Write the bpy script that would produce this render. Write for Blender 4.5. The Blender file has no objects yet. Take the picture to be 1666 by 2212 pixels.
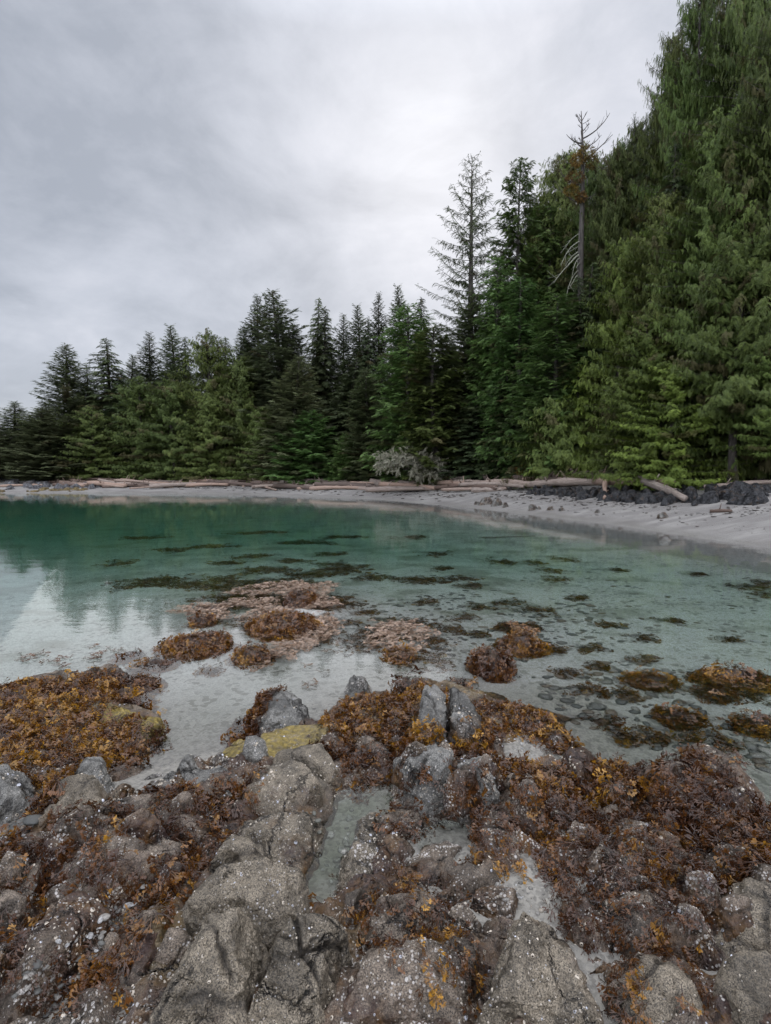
import bpy, bmesh, math, random
import numpy as np
from mathutils import Vector

sc = bpy.context.scene
COL = sc.collection
R = math.radians

# ------------------------------------------------------------------ camera
# All picture measurements below are in a 1666 x 2212 frame (the photograph reduced).
FPX, CU, CV, CAM_H, PITCH = 1207.0, 833.0, 1106.0, 1.75, R(3.84)
cam_d = bpy.data.cameras.new("camera")
cam = bpy.data.objects.new("camera", cam_d)
COL.objects.link(cam)
cam.location = (0, 0, CAM_H)
cam.rotation_euler = (R(90) - PITCH, 0, 0)
cam_d.sensor_fit = 'VERTICAL'
cam_d.sensor_height = 24.0
cam_d.lens = 24.0 * FPX / 2212.0
cam_d.clip_start = 0.05
cam_d.clip_end = 2000
sc.camera = cam

# ------------------------------------------------------------------ render settings
sc.render.engine = 'CYCLES'
sc.view_settings.view_transform = 'Standard'
sc.view_settings.look = 'None'
sc.view_settings.exposure = 0.36
sc.view_settings.gamma = 1.0
cy = sc.cycles
cy.use_denoising = True
try:
    cy.denoiser = 'OPENIMAGEDENOISE'
    cy.denoising_input_passes = 'RGB_ALBEDO_NORMAL'
    cy.denoising_prefilter = 'FAST'
except Exception:
    pass
cy.max_bounces = 8
cy.diffuse_bounces = 3
cy.glossy_bounces = 3
cy.transmission_bounces = 6
cy.transparent_max_bounces = 6
cy.caustics_refractive = True
cy.caustics_reflective = True
cy.blur_glossy = 0.3
cy.sample_clamp_indirect = 3.0
cy.use_adaptive_sampling = True
cy.adaptive_threshold = 0.015

# ------------------------------------------------------------------ sky and sun
SUN_EL, SUN_AZ = R(30), R(5)                     # thin spot in the overcast, slightly right of straight ahead
sun_dir = Vector((math.sin(SUN_AZ) * math.cos(SUN_EL), math.cos(SUN_AZ) * math.cos(SUN_EL), math.sin(SUN_EL)))
sun_d = bpy.data.lights.new("sun", 'SUN')
sun_d.energy = 0.6
sun_d.angle = R(80)
sun_d.color = (1.0, 0.97, 0.92)
sun = bpy.data.objects.new("sun", sun_d)
COL.objects.link(sun)
sun.rotation_euler = (-sun_dir).to_track_quat('-Z', 'Y').to_euler()
sun.location = (0, 0, 60)

def nd(nt, typ, ins=None, **props):
    n = nt.nodes.new(typ)
    for k, v in props.items():
        setattr(n, k, v)
    for k, v in (ins or {}).items():
        s = n.inputs[k]
        if isinstance(v, bpy.types.NodeSocket):
            nt.links.new(v, s)
        else:
            s.default_value = v
    return n
def mth(nt, op, a, b=None, c=None, clamp=False):
    ins = {0: a}
    if b is not None: ins[1] = b
    if c is not None: ins[2] = c
    return nd(nt, 'ShaderNodeMath', ins, operation=op, use_clamp=clamp).outputs[0]
def mixc(nt, f, a, b, mode='MIX'):
    n = nt.nodes.new('ShaderNodeMix'); n.data_type = 'RGBA'; n.blend_type = mode
    for i, v in ((0, f), (6, a), (7, b)):
        if isinstance(v, bpy.types.NodeSocket): nt.links.new(v, n.inputs[i])
        elif i == 0: n.inputs[i].default_value = v
        else: n.inputs[i].default_value = (*v[:3], 1)
    return n.outputs[2]
def ramp(nt, fac, stops, interp='LINEAR'):
    n = nt.nodes.new('ShaderNodeValToRGB'); cr = n.color_ramp; cr.interpolation = interp
    while len(cr.elements) < len(stops): cr.elements.new(0.5)
    for e, (p, c) in zip(cr.elements, stops):
        e.position = p
        e.color = (c, c, c, 1) if isinstance(c, (int, float)) else (*c[:3], 1)
    nt.links.new(fac, n.inputs[0])
    return n.outputs[0]
def noise(nt, vec, scale, detail=4, rough=0.55, dist=0.0):
    return nd(nt, 'ShaderNodeTexNoise', {'Vector': vec, 'Scale': scale, 'Detail': detail, 'Roughness': rough, 'Distortion': dist}).outputs[0]

world = bpy.data.worlds.new("World")
sc.world = world
world.use_nodes = True
nt = world.node_tree
nt.nodes.clear()
w_out = nt.nodes.new('ShaderNodeOutputWorld')
sky = nd(nt, 'ShaderNodeTexSky', sky_type='NISHITA', sun_disc=False, sun_elevation=SUN_EL, sun_rotation=SUN_AZ)
bg_sky = nd(nt, 'ShaderNodeBackground', {'Color': sky.outputs[0], 'Strength': 0.10})
tc = nt.nodes.new('ShaderNodeTexCoord')
sep = nd(nt, 'ShaderNodeSeparateXYZ', {0: tc.outputs['Generated']})
zc = mth(nt, 'ADD', mth(nt, 'MAXIMUM', sep.outputs[2], 0.0), 0.30)
cloud_vec = nd(nt, 'ShaderNodeCombineXYZ', {0: mth(nt, 'DIVIDE', sep.outputs[0], zc), 1: mth(nt, 'DIVIDE', sep.outputs[1], zc), 2: 0.0}).outputs[0]
cl1 = noise(nt, cloud_vec, 1.9, 9, 0.56, 0.5)
cl2 = noise(nt, nd(nt, 'ShaderNodeVectorMath', {0: cloud_vec, 1: (3.1, 7.7, 0.0)}, operation='ADD').outputs[0], 0.55, 3, 0.5, 0.2)
cl3 = noise(nt, nd(nt, 'ShaderNodeMapping', {'Vector': tc.outputs['Generated'], 'Scale': (1.0, 1.0, 1.7)}).outputs[0], 5.0, 9, 0.6, 0.35)
cl = mth(nt, 'ADD', mth(nt, 'ADD', mth(nt, 'MULTIPLY', cl1, 0.34), mth(nt, 'MULTIPLY', cl2, 0.40)), mth(nt, 'MULTIPLY', cl3, 0.26))
cl = mth(nt, 'ADD', cl, mth(nt, 'MULTIPLY', sep.outputs[0], 0.09))
ccol = ramp(nt, cl, [(0.39, (0.315, 0.34, 0.39)), (0.50, (0.455, 0.478, 0.535)), (0.61, (0.60, 0.61, 0.665))])
dotn = nd(nt, 'ShaderNodeVectorMath', {0: tc.outputs['Generated'], 1: tuple(sun_dir)}, operation='DOT_PRODUCT').outputs['Value']
dpos = mth(nt, 'MAXIMUM', dotn, 0.0)
g1 = mth(nt, 'MULTIPLY', mth(nt, 'POWER', dpos, 110.0), 0.12)
g2 = mth(nt, 'MULTIPLY', mth(nt, 'POWER', dpos, 14.0), 0.075)
glow = mth(nt, 'MULTIPLY', mth(nt, 'ADD', g1, g2), mth(nt, 'ADD', mth(nt, 'MULTIPLY', cl1, 1.6), 0.2))
glowc = nd(nt, 'ShaderNodeCombineXYZ', {0: glow, 1: glow, 2: glow}).outputs[0]
ctot = nd(nt, 'ShaderNodeVectorMath', {0: ccol, 1: glowc}, operation='ADD').outputs[0]
# brightness added to the overcast out of view, overhead and behind, to light trees
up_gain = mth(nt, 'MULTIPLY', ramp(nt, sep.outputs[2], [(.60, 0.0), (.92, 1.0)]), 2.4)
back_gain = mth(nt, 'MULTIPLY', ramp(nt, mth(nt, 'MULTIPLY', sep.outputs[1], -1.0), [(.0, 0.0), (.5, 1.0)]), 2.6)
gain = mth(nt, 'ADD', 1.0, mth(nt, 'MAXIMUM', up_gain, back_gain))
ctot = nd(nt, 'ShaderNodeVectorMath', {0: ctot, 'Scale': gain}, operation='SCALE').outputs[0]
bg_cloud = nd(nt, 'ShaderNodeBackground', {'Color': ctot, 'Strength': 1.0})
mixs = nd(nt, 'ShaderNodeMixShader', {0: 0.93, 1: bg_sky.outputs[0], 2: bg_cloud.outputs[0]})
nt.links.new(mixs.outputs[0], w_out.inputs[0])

# ------------------------------------------------------------------ numeric helpers
rng = np.random.default_rng(7)
_perm = np.random.default_rng(99).permutation(256)
_perm = np.concatenate([_perm, _perm, _perm])
_g = np.random.default_rng(5).normal(size=(256, 3)); _g /= np.linalg.norm(_g, axis=1)[:, None]
def perlin(p):
    p = np.asarray(p, float)
    i = np.floor(p).astype(int); f = p - i; i &= 255
    u = f * f * f * (f * (f * 6 - 15) + 10)
    def gr(dx, dy, dz):
        h = _perm[_perm[_perm[i[:, 0] + dx] + i[:, 1] + dy] + i[:, 2] + dz] & 255
        return (_g[h] * (f - (dx, dy, dz))).sum(1)
    x0 = gr(0,0,0) * (1-u[:,0]) + gr(1,0,0) * u[:,0]
    x1 = gr(0,1,0) * (1-u[:,0]) + gr(1,1,0) * u[:,0]
    x2 = gr(0,0,1) * (1-u[:,0]) + gr(1,0,1) * u[:,0]
    x3 = gr(0,1,1) * (1-u[:,0]) + gr(1,1,1) * u[:,0]
    y0 = x0 * (1-u[:,1]) + x1 * u[:,1]; y1 = x2 * (1-u[:,1]) + x3 * u[:,1]
    return (y0 * (1-u[:,2]) + y1 * u[:,2]) * 1.6
def fbm(p, octs=4, gain=0.5, ridge=False):
    p = np.asarray(p, float); s = 0; a = 1.0
    for o in range(octs):
        n = perlin(p * 2 ** o + 17.3 * o)
        if ridge: n = 1 - 2 * np.abs(n)
        s = s + a * n; a *= gain
    return s
def sstep(a, b, x):
    t = np.clip((x - a) / (b - a), 0, 1); return t * t * (3 - 2 * t)

def ray(u, v):
    dx, dy = (u - CU) / FPX, -(v - CV) / FPX
    return np.array([dx, math.cos(PITCH) + dy * math.sin(PITCH), dy * math.cos(PITCH) - math.sin(PITCH)])
def on_plane(u, v, z=0.0):                       # picture point -> place on the level z
    d = ray(u, v); t = (z - CAM_H) / d[2]; return np.array([d[0] * t, d[1] * t, z])
def at_depth(u, v, Y):                           # picture point -> place at distance Y
    d = ray(u, v); t = Y / d[1]; return np.array([d[0] * t, Y, CAM_H + d[2] * t])
def poly_world(poly, z): return np.array([on_plane(u, v, z)[:2] for u, v in poly])
def in_poly(P, poly):
    x, y = P[:, 0], P[:, 1]; c = np.zeros(len(P), bool)
    for i in range(len(poly)):
        x1, y1 = poly[i]; x2, y2 = poly[i - 1]
        k = (y1 > y) != (y2 > y)
        with np.errstate(divide='ignore', invalid='ignore'):
            c ^= k & (x < (x2 - x1) * (y - y1) / (y2 - y1 + 1e-12) + x1)
    return c
def seg_dist(P, line, closed=False):
    d = np.full(len(P), 1e9)
    n = len(line)
    for i in range(n if closed else n - 1):
        a, b = np.asarray(line[i]), np.asarray(line[(i + 1) % n]); ab = b - a
        t = np.clip(((P - a) @ ab) / (ab @ ab), 0, 1)
        d = np.minimum(d, np.linalg.norm(P - a - t[:, None] * ab, axis=1))
    return d

# ------------------------------------------------------------------ mesh helpers
def mk_mesh(name, V, faces, mats, cols=None, smooth=False, mat_idx=None):
    """faces: list of integer arrays (M,k). cols: name -> (N,4)"""
    me = bpy.data.meshes.new(name)
    V = np.asarray(V, np.float32)
    faces = [np.asarray(f, np.int32) for f in faces if len(f)]
    me.vertices.add(len(V)); me.vertices.foreach_set('co', V.ravel())
    tot = np.concatenate([np.full(len(f), f.shape[1], np.int32) for f in faces])
    loops = np.concatenate([f.ravel() for f in faces])
    me.loops.add(len(loops)); me.loops.foreach_set('vertex_index', loops)
    st = np.concatenate([[0], np.cumsum(tot)[:-1]]).astype(np.int32)
    me.polygons.add(len(tot))
    me.polygons.foreach_set('loop_start', st)
    me.polygons.foreach_set('loop_total', tot)
    me.polygons.foreach_set('use_smooth', np.full(len(tot), smooth, bool))
    if mat_idx is not None: me.polygons.foreach_set('material_index', np.asarray(mat_idx, np.int32))
    me.update(calc_edges=True)
    for k, c in (cols or {}).items():
        a = me.color_attributes.new(k, 'FLOAT_COLOR', 'POINT')
        c = np.asarray(c, np.float32)
        if c.shape[1] == 3: c = np.c_[c, np.ones(len(c), np.float32)]
        a.data.foreach_set('color', c.ravel())
    for m in mats: me.materials.append(m)
    return me
def link(name, data, loc=(0, 0, 0), parent=None, rot=None, scale=None):
    o = bpy.data.objects.new(name, data); COL.objects.link(o)
    o.location = loc
    if rot is not None: o.rotation_euler = rot
    if scale is not None: o.scale = scale
    if parent is not None: o.parent = parent
    return o
def tag(o, label=None, cat=None, group=None, kind=None):
    if label: o['label'] = label
    if cat: o['category'] = cat
    if group: o['group'] = group
    if kind: o['kind'] = kind
    return o
def copy_tree(o, parent=None):
    c = o.copy(); COL.objects.link(c)
    if parent is not None: c.parent = parent
    for ch in o.children: copy_tree(ch, c)
    return c
def place(T, F, Rm, P):
    """repeat template verts T (k,3), faces F (m,q) with matrices Rm (N,3,3), offsets P (N,3)"""
    N, k = len(P), len(T)
    V = (np.einsum('nij,kj->nki', Rm, T) + P[:, None, :]).reshape(-1, 3)
    FF = (F[None] + (np.arange(N) * k)[:, None, None]).reshape(-1, F.shape[1])
    return V, FF
def norm(a): return a / np.maximum(np.linalg.norm(a, axis=-1, keepdims=True), 1e-9)
def frames(x, up):
    x = norm(x); y = norm(np.cross(up, x)); z = np.cross(x, y)
    return np.stack([x, y, z], axis=2)
def tube(pts, radii, n=6, cap=True):
    pts = np.asarray(pts, float); radii = np.asarray(radii, float)
    t = norm(np.gradient(pts, axis=0)); ref = np.array([0.31, 0.2, 0.93]) if abs(t[0, 2]) < 0.8 else np.array([0.9, 0.4, 0.1])
    y = norm(np.cross(np.broadcast_to(ref, t.shape), t)); z = np.cross(t, y)
    a = np.linspace(0, 2 * np.pi, n, endpoint=False)
    V = pts[:, None] + radii[:, None, None] * (np.cos(a)[None, :, None] * y[:, None] + np.sin(a)[None, :, None] * z[:, None])
    V = V.reshape(-1, 3); m = len(pts)
    i = np.arange(m - 1)[:, None] * n; j = np.arange(n)[None]; jn = (j + 1) % n
    F = np.stack([i + j, i + jn, i + n + jn, i + n + j], axis=2).reshape(-1, 4)
    if cap:
        V = np.r_[V, pts[:1], pts[-1:]]
        c0, c1 = m * n, m * n + 1; jj = np.arange(n); jn = (jj + 1) % n; b = (m - 1) * n
        F = np.r_[F, np.stack([jn, jj, np.full(n, c0), np.full(n, c0)], 1), np.stack([b + jj, b + jn, np.full(n, c1), np.full(n, c1)], 1)]
    return V, F
def tri_fix(F):
    """split quads whose last two corners coincide into triangles"""
    d = F[:, 2] == F[:, 3]
    return [F[~d], F[d][:, :3]]
def join(parts):
    V, F, off = [], [], 0
    for v, f in parts:
        V.append(v); F.append(f + off); off += len(v)
    return np.concatenate(V), np.concatenate(F)
_ico = {}
def ico(sub):
    if sub not in _ico:
        bm = bmesh.new(); bmesh.ops.create_icosphere(bm, subdivisions=sub, radius=1.0)
        V = np.array([v.co[:] for v in bm.verts]); F = np.array([[v.index for v in f.verts] for f in bm.faces]); bm.free()
        _ico[sub] = (norm(V), F)
    return _ico[sub]
def vnormals(V, F):
    n = np.cross(V[F[:, 1]] - V[F[:, 0]], V[F[:, 2]] - V[F[:, 0]])
    o = np.zeros_like(V)
    for k in range(3): np.add.at(o, F[:, k], n)
    return norm(o)

# ------------------------------------------------------------------ materials
def new_mat(name):
    m = bpy.data.materials.new(name); m.use_nodes = True
    nt = m.node_tree; nt.nodes.clear()
    out = nt.nodes.new('ShaderNodeOutputMaterial')
    return m, nt, out
def principled(nt, out, **kw):
    p = nt.nodes.new('ShaderNodeBsdfPrincipled')
    for k, v in kw.items():
        k = k.replace('_', ' ')
        s = p.inputs[k]
        if isinstance(v, bpy.types.NodeSocket): nt.links.new(v, s)
        elif s.type == 'RGBA': s.default_value = (*v[:3], 1)
        else: s.default_value = v
    nt.links.new(p.outputs[0], out.inputs['Surface'])
    return p
def attr(nt, name):
    return nd(nt, 'ShaderNodeAttribute', attribute_name=name).outputs['Color']
def sepc(nt, c):
    return nd(nt, 'ShaderNodeSeparateColor', {0: c}).outputs
def bump(nt, h, strength=0.5, dist=0.02, normal=None):
    ins = {'Height': h, 'Strength': strength, 'Distance': dist}
    if normal is not None: ins['Normal'] = normal
    return nd(nt, 'ShaderNodeBump', ins).outputs[0]

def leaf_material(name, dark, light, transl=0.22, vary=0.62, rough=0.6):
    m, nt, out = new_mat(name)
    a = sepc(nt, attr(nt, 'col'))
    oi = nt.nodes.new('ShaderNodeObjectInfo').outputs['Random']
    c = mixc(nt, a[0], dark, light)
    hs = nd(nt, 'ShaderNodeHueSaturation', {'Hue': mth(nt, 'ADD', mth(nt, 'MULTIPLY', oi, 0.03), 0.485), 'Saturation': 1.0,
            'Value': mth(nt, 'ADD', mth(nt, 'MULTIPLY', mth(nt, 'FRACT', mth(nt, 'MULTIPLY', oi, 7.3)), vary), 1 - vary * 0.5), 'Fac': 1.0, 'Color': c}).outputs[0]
    c2 = mixc(nt, a[1], hs, (0.10, 0.075, 0.035))          # brown, dead sprays
    p = nd(nt, 'ShaderNodeBsdfPrincipled', {'Base Color': c2, 'Roughness': rough, 'Specular IOR Level': 0.3})
    tr = nd(nt, 'ShaderNodeBsdfTranslucent', {'Color': c2})
    mx = nd(nt, 'ShaderNodeMixShader', {0: transl, 1: p.outputs[0], 2: tr.outputs[0]})
    nt.links.new(mx.outputs[0], out.inputs['Surface'])
    return m
M = {}
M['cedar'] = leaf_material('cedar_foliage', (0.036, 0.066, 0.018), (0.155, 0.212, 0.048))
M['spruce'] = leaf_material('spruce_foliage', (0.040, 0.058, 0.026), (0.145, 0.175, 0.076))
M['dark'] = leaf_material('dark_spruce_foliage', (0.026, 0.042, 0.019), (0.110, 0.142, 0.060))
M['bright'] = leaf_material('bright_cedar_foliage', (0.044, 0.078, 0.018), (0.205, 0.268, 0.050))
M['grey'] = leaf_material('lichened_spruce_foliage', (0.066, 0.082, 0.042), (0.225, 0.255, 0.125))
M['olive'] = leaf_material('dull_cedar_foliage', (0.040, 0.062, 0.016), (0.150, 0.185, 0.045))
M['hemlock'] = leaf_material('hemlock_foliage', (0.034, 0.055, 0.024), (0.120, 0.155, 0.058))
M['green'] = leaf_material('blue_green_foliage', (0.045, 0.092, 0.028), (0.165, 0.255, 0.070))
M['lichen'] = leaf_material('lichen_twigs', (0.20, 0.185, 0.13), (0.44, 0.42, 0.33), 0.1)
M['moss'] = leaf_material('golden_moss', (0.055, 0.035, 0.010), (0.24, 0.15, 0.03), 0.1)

def bark_material(name, c1, c2, scale=4.0):
    m, nt, out = new_mat(name)
    tcn = nt.nodes.new('ShaderNodeTexCoord').outputs['Object']
    mp = nd(nt, 'ShaderNodeMapping', {'Vector': tcn, 'Scale': (scale * 3, scale * 3, scale * 0.5)}).outputs[0]
    n = noise(nt, mp, 1.0, 6, 0.65, 0.4)
    c = ramp(nt, n, [(0.32, c1), (0.7, c2)])
    principled(nt, out, Base_Color=c, Roughness=0.85, Normal=bump(nt, n, 0.8, 0.03))
    return m
M['bark'] = bark_material('grey_brown_bark', (0.025, 0.02, 0.016), (0.11, 0.095, 0.08))
M['deadwood'] = bark_material('silver_deadwood', (0.025, 0.021, 0.018), (0.12, 0.105, 0.092))
M['palewood'] = bark_material('lichened_branch', (0.16, 0.16, 0.12), (0.36, 0.36, 0.28))

def wood_material(name, c1, c2, c3):
    m, nt, out = new_mat(name)
    tcn = nt.nodes.new('ShaderNodeTexCoord').outputs['Object']
    oi = nt.nodes.new('ShaderNodeObjectInfo').outputs['Random']
    mp = nd(nt, 'ShaderNodeMapping', {'Vector': tcn, 'Scale': (0.9, 14, 14)}).outputs[0]
    n = noise(nt, mp, 1.6, 6, 0.65, 0.6)
    c = mixc(nt, ramp(nt, n, [(0.3, 0.0), (0.7, 1.0)]), c1, c2)
    c = mixc(nt, mth(nt, 'MULTIPLY', oi, 0.85), c, c3)
    c = mixc(nt, mth(nt, 'MULTIPLY', ramp(nt, noise(nt, mp, 4.0, 5, 0.7), [(0.55, 0.0), (0.72, 1.0)]), 0.7), c, (0.03, 0.024, 0.02))
    principled(nt, out, Base_Color=c, Roughness=0.8, Normal=bump(nt, n, 0.7, 0.02))
    return m
M['drift'] = wood_material('weathered_driftwood', (0.13, 0.10, 0.085), (0.40, 0.33, 0.28), (0.34, 0.22, 0.16))
M['drift_dark'] = wood_material('dark_driftwood', (0.045, 0.032, 0.026), (0.16, 0.12, 0.10), (0.12, 0.075, 0.055))

# granite with algal crust, barnacle specks, cracks. attribute 'col': R crust, G crack, plus hollow shade on the reef floor, B barnacle specks, A pale/yellow film
def rock_material(name, grain_d, grain_l, crust, film=(0.30, 0.22, 0.05), grain_scale=230, rough=0.58, crack_scale=3.4, facet_scale=6.5):
    m, nt, out = new_mat(name)
    v = nd(nt, 'ShaderNodeNewGeometry').outputs['Position']
    an = nd(nt, 'ShaderNodeAttribute', attribute_name='col')
    a = sepc(nt, an.outputs['Color']); fa = an.outputs['Alpha']
    g = noise(nt, v, grain_scale, 3, 0.75)
    big = noise(nt, v, 5.0, 5, 0.6, 0.5)
    c = mixc(nt, ramp(nt, g, [(0.38, 0.0), (0.62, 1.0)]), grain_d, grain_l)
    c = mixc(nt, mth(nt, 'MULTIPLY', ramp(nt, big, [(0.44, 0.0), (0.62, 1.0)]), 0.58), c, tuple(x * 0.33 for x in grain_d))
    mid = noise(nt, v, 26.0, 5, 0.65, 0.3)
    cr = mth(nt, 'MULTIPLY', a[0], mth(nt, 'ADD', 0.3, mth(nt, 'MULTIPLY', mid, 1.5)), clamp=True)
    cr = ramp(nt, cr, [(0.28, 0.0), (0.62, 1.0)])
    crc = mixc(nt, ramp(nt, noise(nt, v, 110.0, 5, 0.75), [(0.38, 0.0), (0.64, 1.0)]), tuple(x * 0.22 for x in crust), tuple(x * 2.0 for x in crust))
    crc = mixc(nt, ramp(nt, noise(nt, v, 11.0, 5, 0.65, .4), [(0.45, 0.0), (0.62, .85)]), crc, (0.15, 0.075, 0.022))
    crc = mixc(nt, ramp(nt, noise(nt, nd(nt, 'ShaderNodeMapping', {'Vector': v, 'Location': (5, 3, 1)}).outputs[0], 7.0, 5, 0.65, .4), [(0.5, 0.0), (0.62, .8)]), crc, (0.035, 0.018, 0.020))
    c = mixc(nt, mth(nt, 'MULTIPLY', cr, 0.9), c, crc)
    fm = mth(nt, 'MULTIPLY', fa, ramp(nt, mid, [(0.35, 0.35), (0.55, 1.0)]))
    fcol = mixc(nt, ramp(nt, noise(nt, v, 38.0, 5, 0.7), [(0.35, 0.0), (0.65, 1.0)]), tuple(x * 0.45 for x in film), tuple(x * 1.25 for x in film))
    c = mixc(nt, fm, c, fcol)
    vo = nd(nt, 'ShaderNodeTexVoronoi', {'Vector': v, 'Scale': 95.0, 'Randomness': 1.0})
    rnd = sepc(nt, vo.outputs['Color'])[0]
    cl = ramp(nt, noise(nt, v, 9.0, 4, 0.6), [(0.38, 0.0), (0.58, 1.0)])
    thr = mth(nt, 'MULTIPLY', mth(nt, 'MULTIPLY', a[2], cl), mth(nt, 'ADD', rnd, 0.15))
    sp = mth(nt, 'MULTIPLY', mth(nt, 'GREATER_THAN', mth(nt, 'MULTIPLY', thr, 0.62), vo.outputs['Distance']), 1.0)
    spc = mixc(nt, ramp(nt, rnd, [(.3, 0.0), (.95, 1.0)]), (0.25, 0.21, 0.16), (0.64, 0.60, 0.56))
    c = mixc(nt, mth(nt, 'MULTIPLY', sp, 0.85), c, spc)
    c = mixc(nt, mth(nt, 'MULTIPLY', a[1], 0.85), c, (0.012, 0.009, 0.007))
    # thin joints and fractures
    wv = nd(nt, 'ShaderNodeVectorMath', {0: v, 1: nd(nt, 'ShaderNodeVectorMath', {0: nd(nt, 'ShaderNodeTexNoise', {'Vector': v, 'Scale': 4.0, 'Detail': 6.0, 'Roughness': .65}).outputs['Color'], 'Scale': .30}, operation='SCALE').outputs[0]}, operation='ADD').outputs[0]
    ve = nd(nt, 'ShaderNodeTexVoronoi', {'Vector': wv, 'Scale': crack_scale}, feature='DISTANCE_TO_EDGE').outputs['Distance']
    fm_ = ramp(nt, noise(nt, v, 2.6, 3, .6), [(.44, 0.0), (.56, 1.0)])
    fr = mth(nt, 'MULTIPLY', ramp(nt, ve, [(.0, 1.0), (.028, 0.0)]), fm_)
    c = mixc(nt, mth(nt, 'MULTIPLY', fr, .88), c, (0.012, 0.009, 0.007))
    h = mth(nt, 'ADD', mth(nt, 'MULTIPLY', noise(nt, v, 45.0, 8, 0.65), 1.0), mth(nt, 'ADD', mth(nt, 'MULTIPLY', g, 0.22), mth(nt, 'MULTIPLY', sp, 0.3)))
    h = mth(nt, 'SUBTRACT', h, mth(nt, 'MULTIPLY', ramp(nt, ve, [(.0, 1.0), (.06, 0.0)]), mth(nt, 'MULTIPLY', fm_, 1.6)))
    # broken faces: small flat facets at random tilts
    def facets(scale, amp):
        wv2 = nd(nt, 'ShaderNodeVectorMath', {0: v, 1: nd(nt, 'ShaderNodeVectorMath', {0: nd(nt, 'ShaderNodeTexNoise', {'Vector': v, 'Scale': scale * 1.3, 'Detail': 4.0}).outputs['Color'], 'Scale': .35 / scale}, operation='SCALE').outputs[0]}, operation='ADD').outputs[0]
        vf = nd(nt, 'ShaderNodeTexVoronoi', {'Vector': wv2, 'Scale': scale})
        dv = nd(nt, 'ShaderNodeVectorMath', {0: wv2, 1: vf.outputs['Position']}, operation='SUBTRACT').outputs[0]
        rv = nd(nt, 'ShaderNodeVectorMath', {0: vf.outputs['Color'], 1: (.5, .5, .5)}, operation='SUBTRACT').outputs[0]
        return mth(nt, 'MULTIPLY', nd(nt, 'ShaderNodeVectorMath', {0: dv, 1: rv}, operation='DOT_PRODUCT').outputs['Value'], amp)
    hf = mth(nt, 'ADD', facets(facet_scale, 1.5), facets(facet_scale * 3.2, 1.1))
    nb = bump(nt, h, 0.9, 0.012, bump(nt, hf, 1.0, 1.0))
    principled(nt, out, Base_Color=c, Roughness=mixc(nt, cr, (rough,) * 3, (0.30,) * 3), Normal=nb, Specular_IOR_Level=0.45)
    return m
M['granite'] = rock_material('granite_rock', (0.042, 0.036, 0.028), (0.41, 0.340, 0.250), (0.050, 0.030, 0.020))
M['redrock'] = rock_material('algae_crusted_rock', (0.045, 0.036, 0.029), (0.34, 0.27, 0.205), (0.060, 0.033, 0.022))
M['greyrock'] = rock_material('grey_rock', (0.055, 0.055, 0.053), (0.36, 0.345, 0.31), (0.05, 0.034, 0.024))
M['basalt'] = rock_material('dark_riprap_rock', (0.012, 0.012, 0.014), (0.055, 0.056, 0.060), (0.05, 0.045, 0.04), grain_scale=25)  # dark stone, with the shade under the boughs also put into its colour
M['yellowrock'] = rock_material('weed_stained_shore_rock', (0.10, 0.075, 0.035), (0.36, 0.26, 0.10), (0.10, 0.06, 0.02), grain_scale=12)
M['shorerock'] = rock_material('pale_shore_rock', (0.055, 0.056, 0.06), (0.26, 0.26, 0.275), (0.07, 0.06, 0.05), grain_scale=12)

def weed_material():
    m, nt, out = new_mat('rockweed_fronds')
    c = attr(nt, 'col')
    v = nd(nt, 'ShaderNodeNewGeometry').outputs['Position']
    c = mixc(nt, mth(nt, 'MULTIPLY', ramp(nt, noise(nt, v, 90.0, 3, 0.6), [(0.4, 0.0), (0.65, 1.0)]), 0.35), c, (0.02, 0.009, 0.006))
    p = nd(nt, 'ShaderNodeBsdfPrincipled', {'Base Color': c, 'Roughness': 0.24, 'Specular IOR Level': 0.6})
    tr = nd(nt, 'ShaderNodeBsdfTranslucent', {'Color': c})
    mx = nd(nt, 'ShaderNodeMixShader', {0: 0.2, 1: p.outputs[0], 2: tr.outputs[0]})
    nt.links.new(mx.outputs[0], out.inputs['Surface'])
    return m
M['weed'] = weed_material()
def barn_material():
    m, nt, out = new_mat('barnacle_shell')
    c = attr(nt, 'col')
    principled(nt, out, Base_Color=c, Roughness=0.6)
    return m
M['barnacle'] = barn_material()

# ------------------------------------------------------------------ terrain
SHORE = [(-260, 90), (-120, 66), (-70, 58), (-36.4, 52.8), (-26, 53.0), (-13.9, 50.0), (-1.1, 39.9), (4.2, 30.2), (6.4, 24.3),
         (7.8, 20.1), (8.35, 17.5), (8.7, 15.4), (9.2, 13.1), (10.5, 9.0), (12, 4), (14, -5), (18, -60)]
BAY = SHORE + [(18, -300), (-300, -300), (-300, 90)]
CTRL = []                                         # local humps and hollows: x, y, dz, radius
def hump(u, v, dz, r, z=0.0): p = on_plane(u, v, z); CTRL.append((p[0], p[1], dz, r))
for a in [(250, 1640, -0.07, .35), (420, 1560, -.06, .45), (560, 1480, -.05, .6),            # sandy inlet on the left
          (1100, 1900, .01, .28), (1180, 1930, .01, .22), (1160, 1580, .06, .35), (760, 1790, -.05, .2), (725, 1910, -.09, .3), (965, 1810, -.02, .12),
          (700, 1300, .12, .9), (430, 1370, .12, .6), (620, 1330, .16, .8), (850, 1330, .05, .8), (1250, 1450, .03, .8), (870, 1390, .1, .5)]:
    hump(*a)
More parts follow.
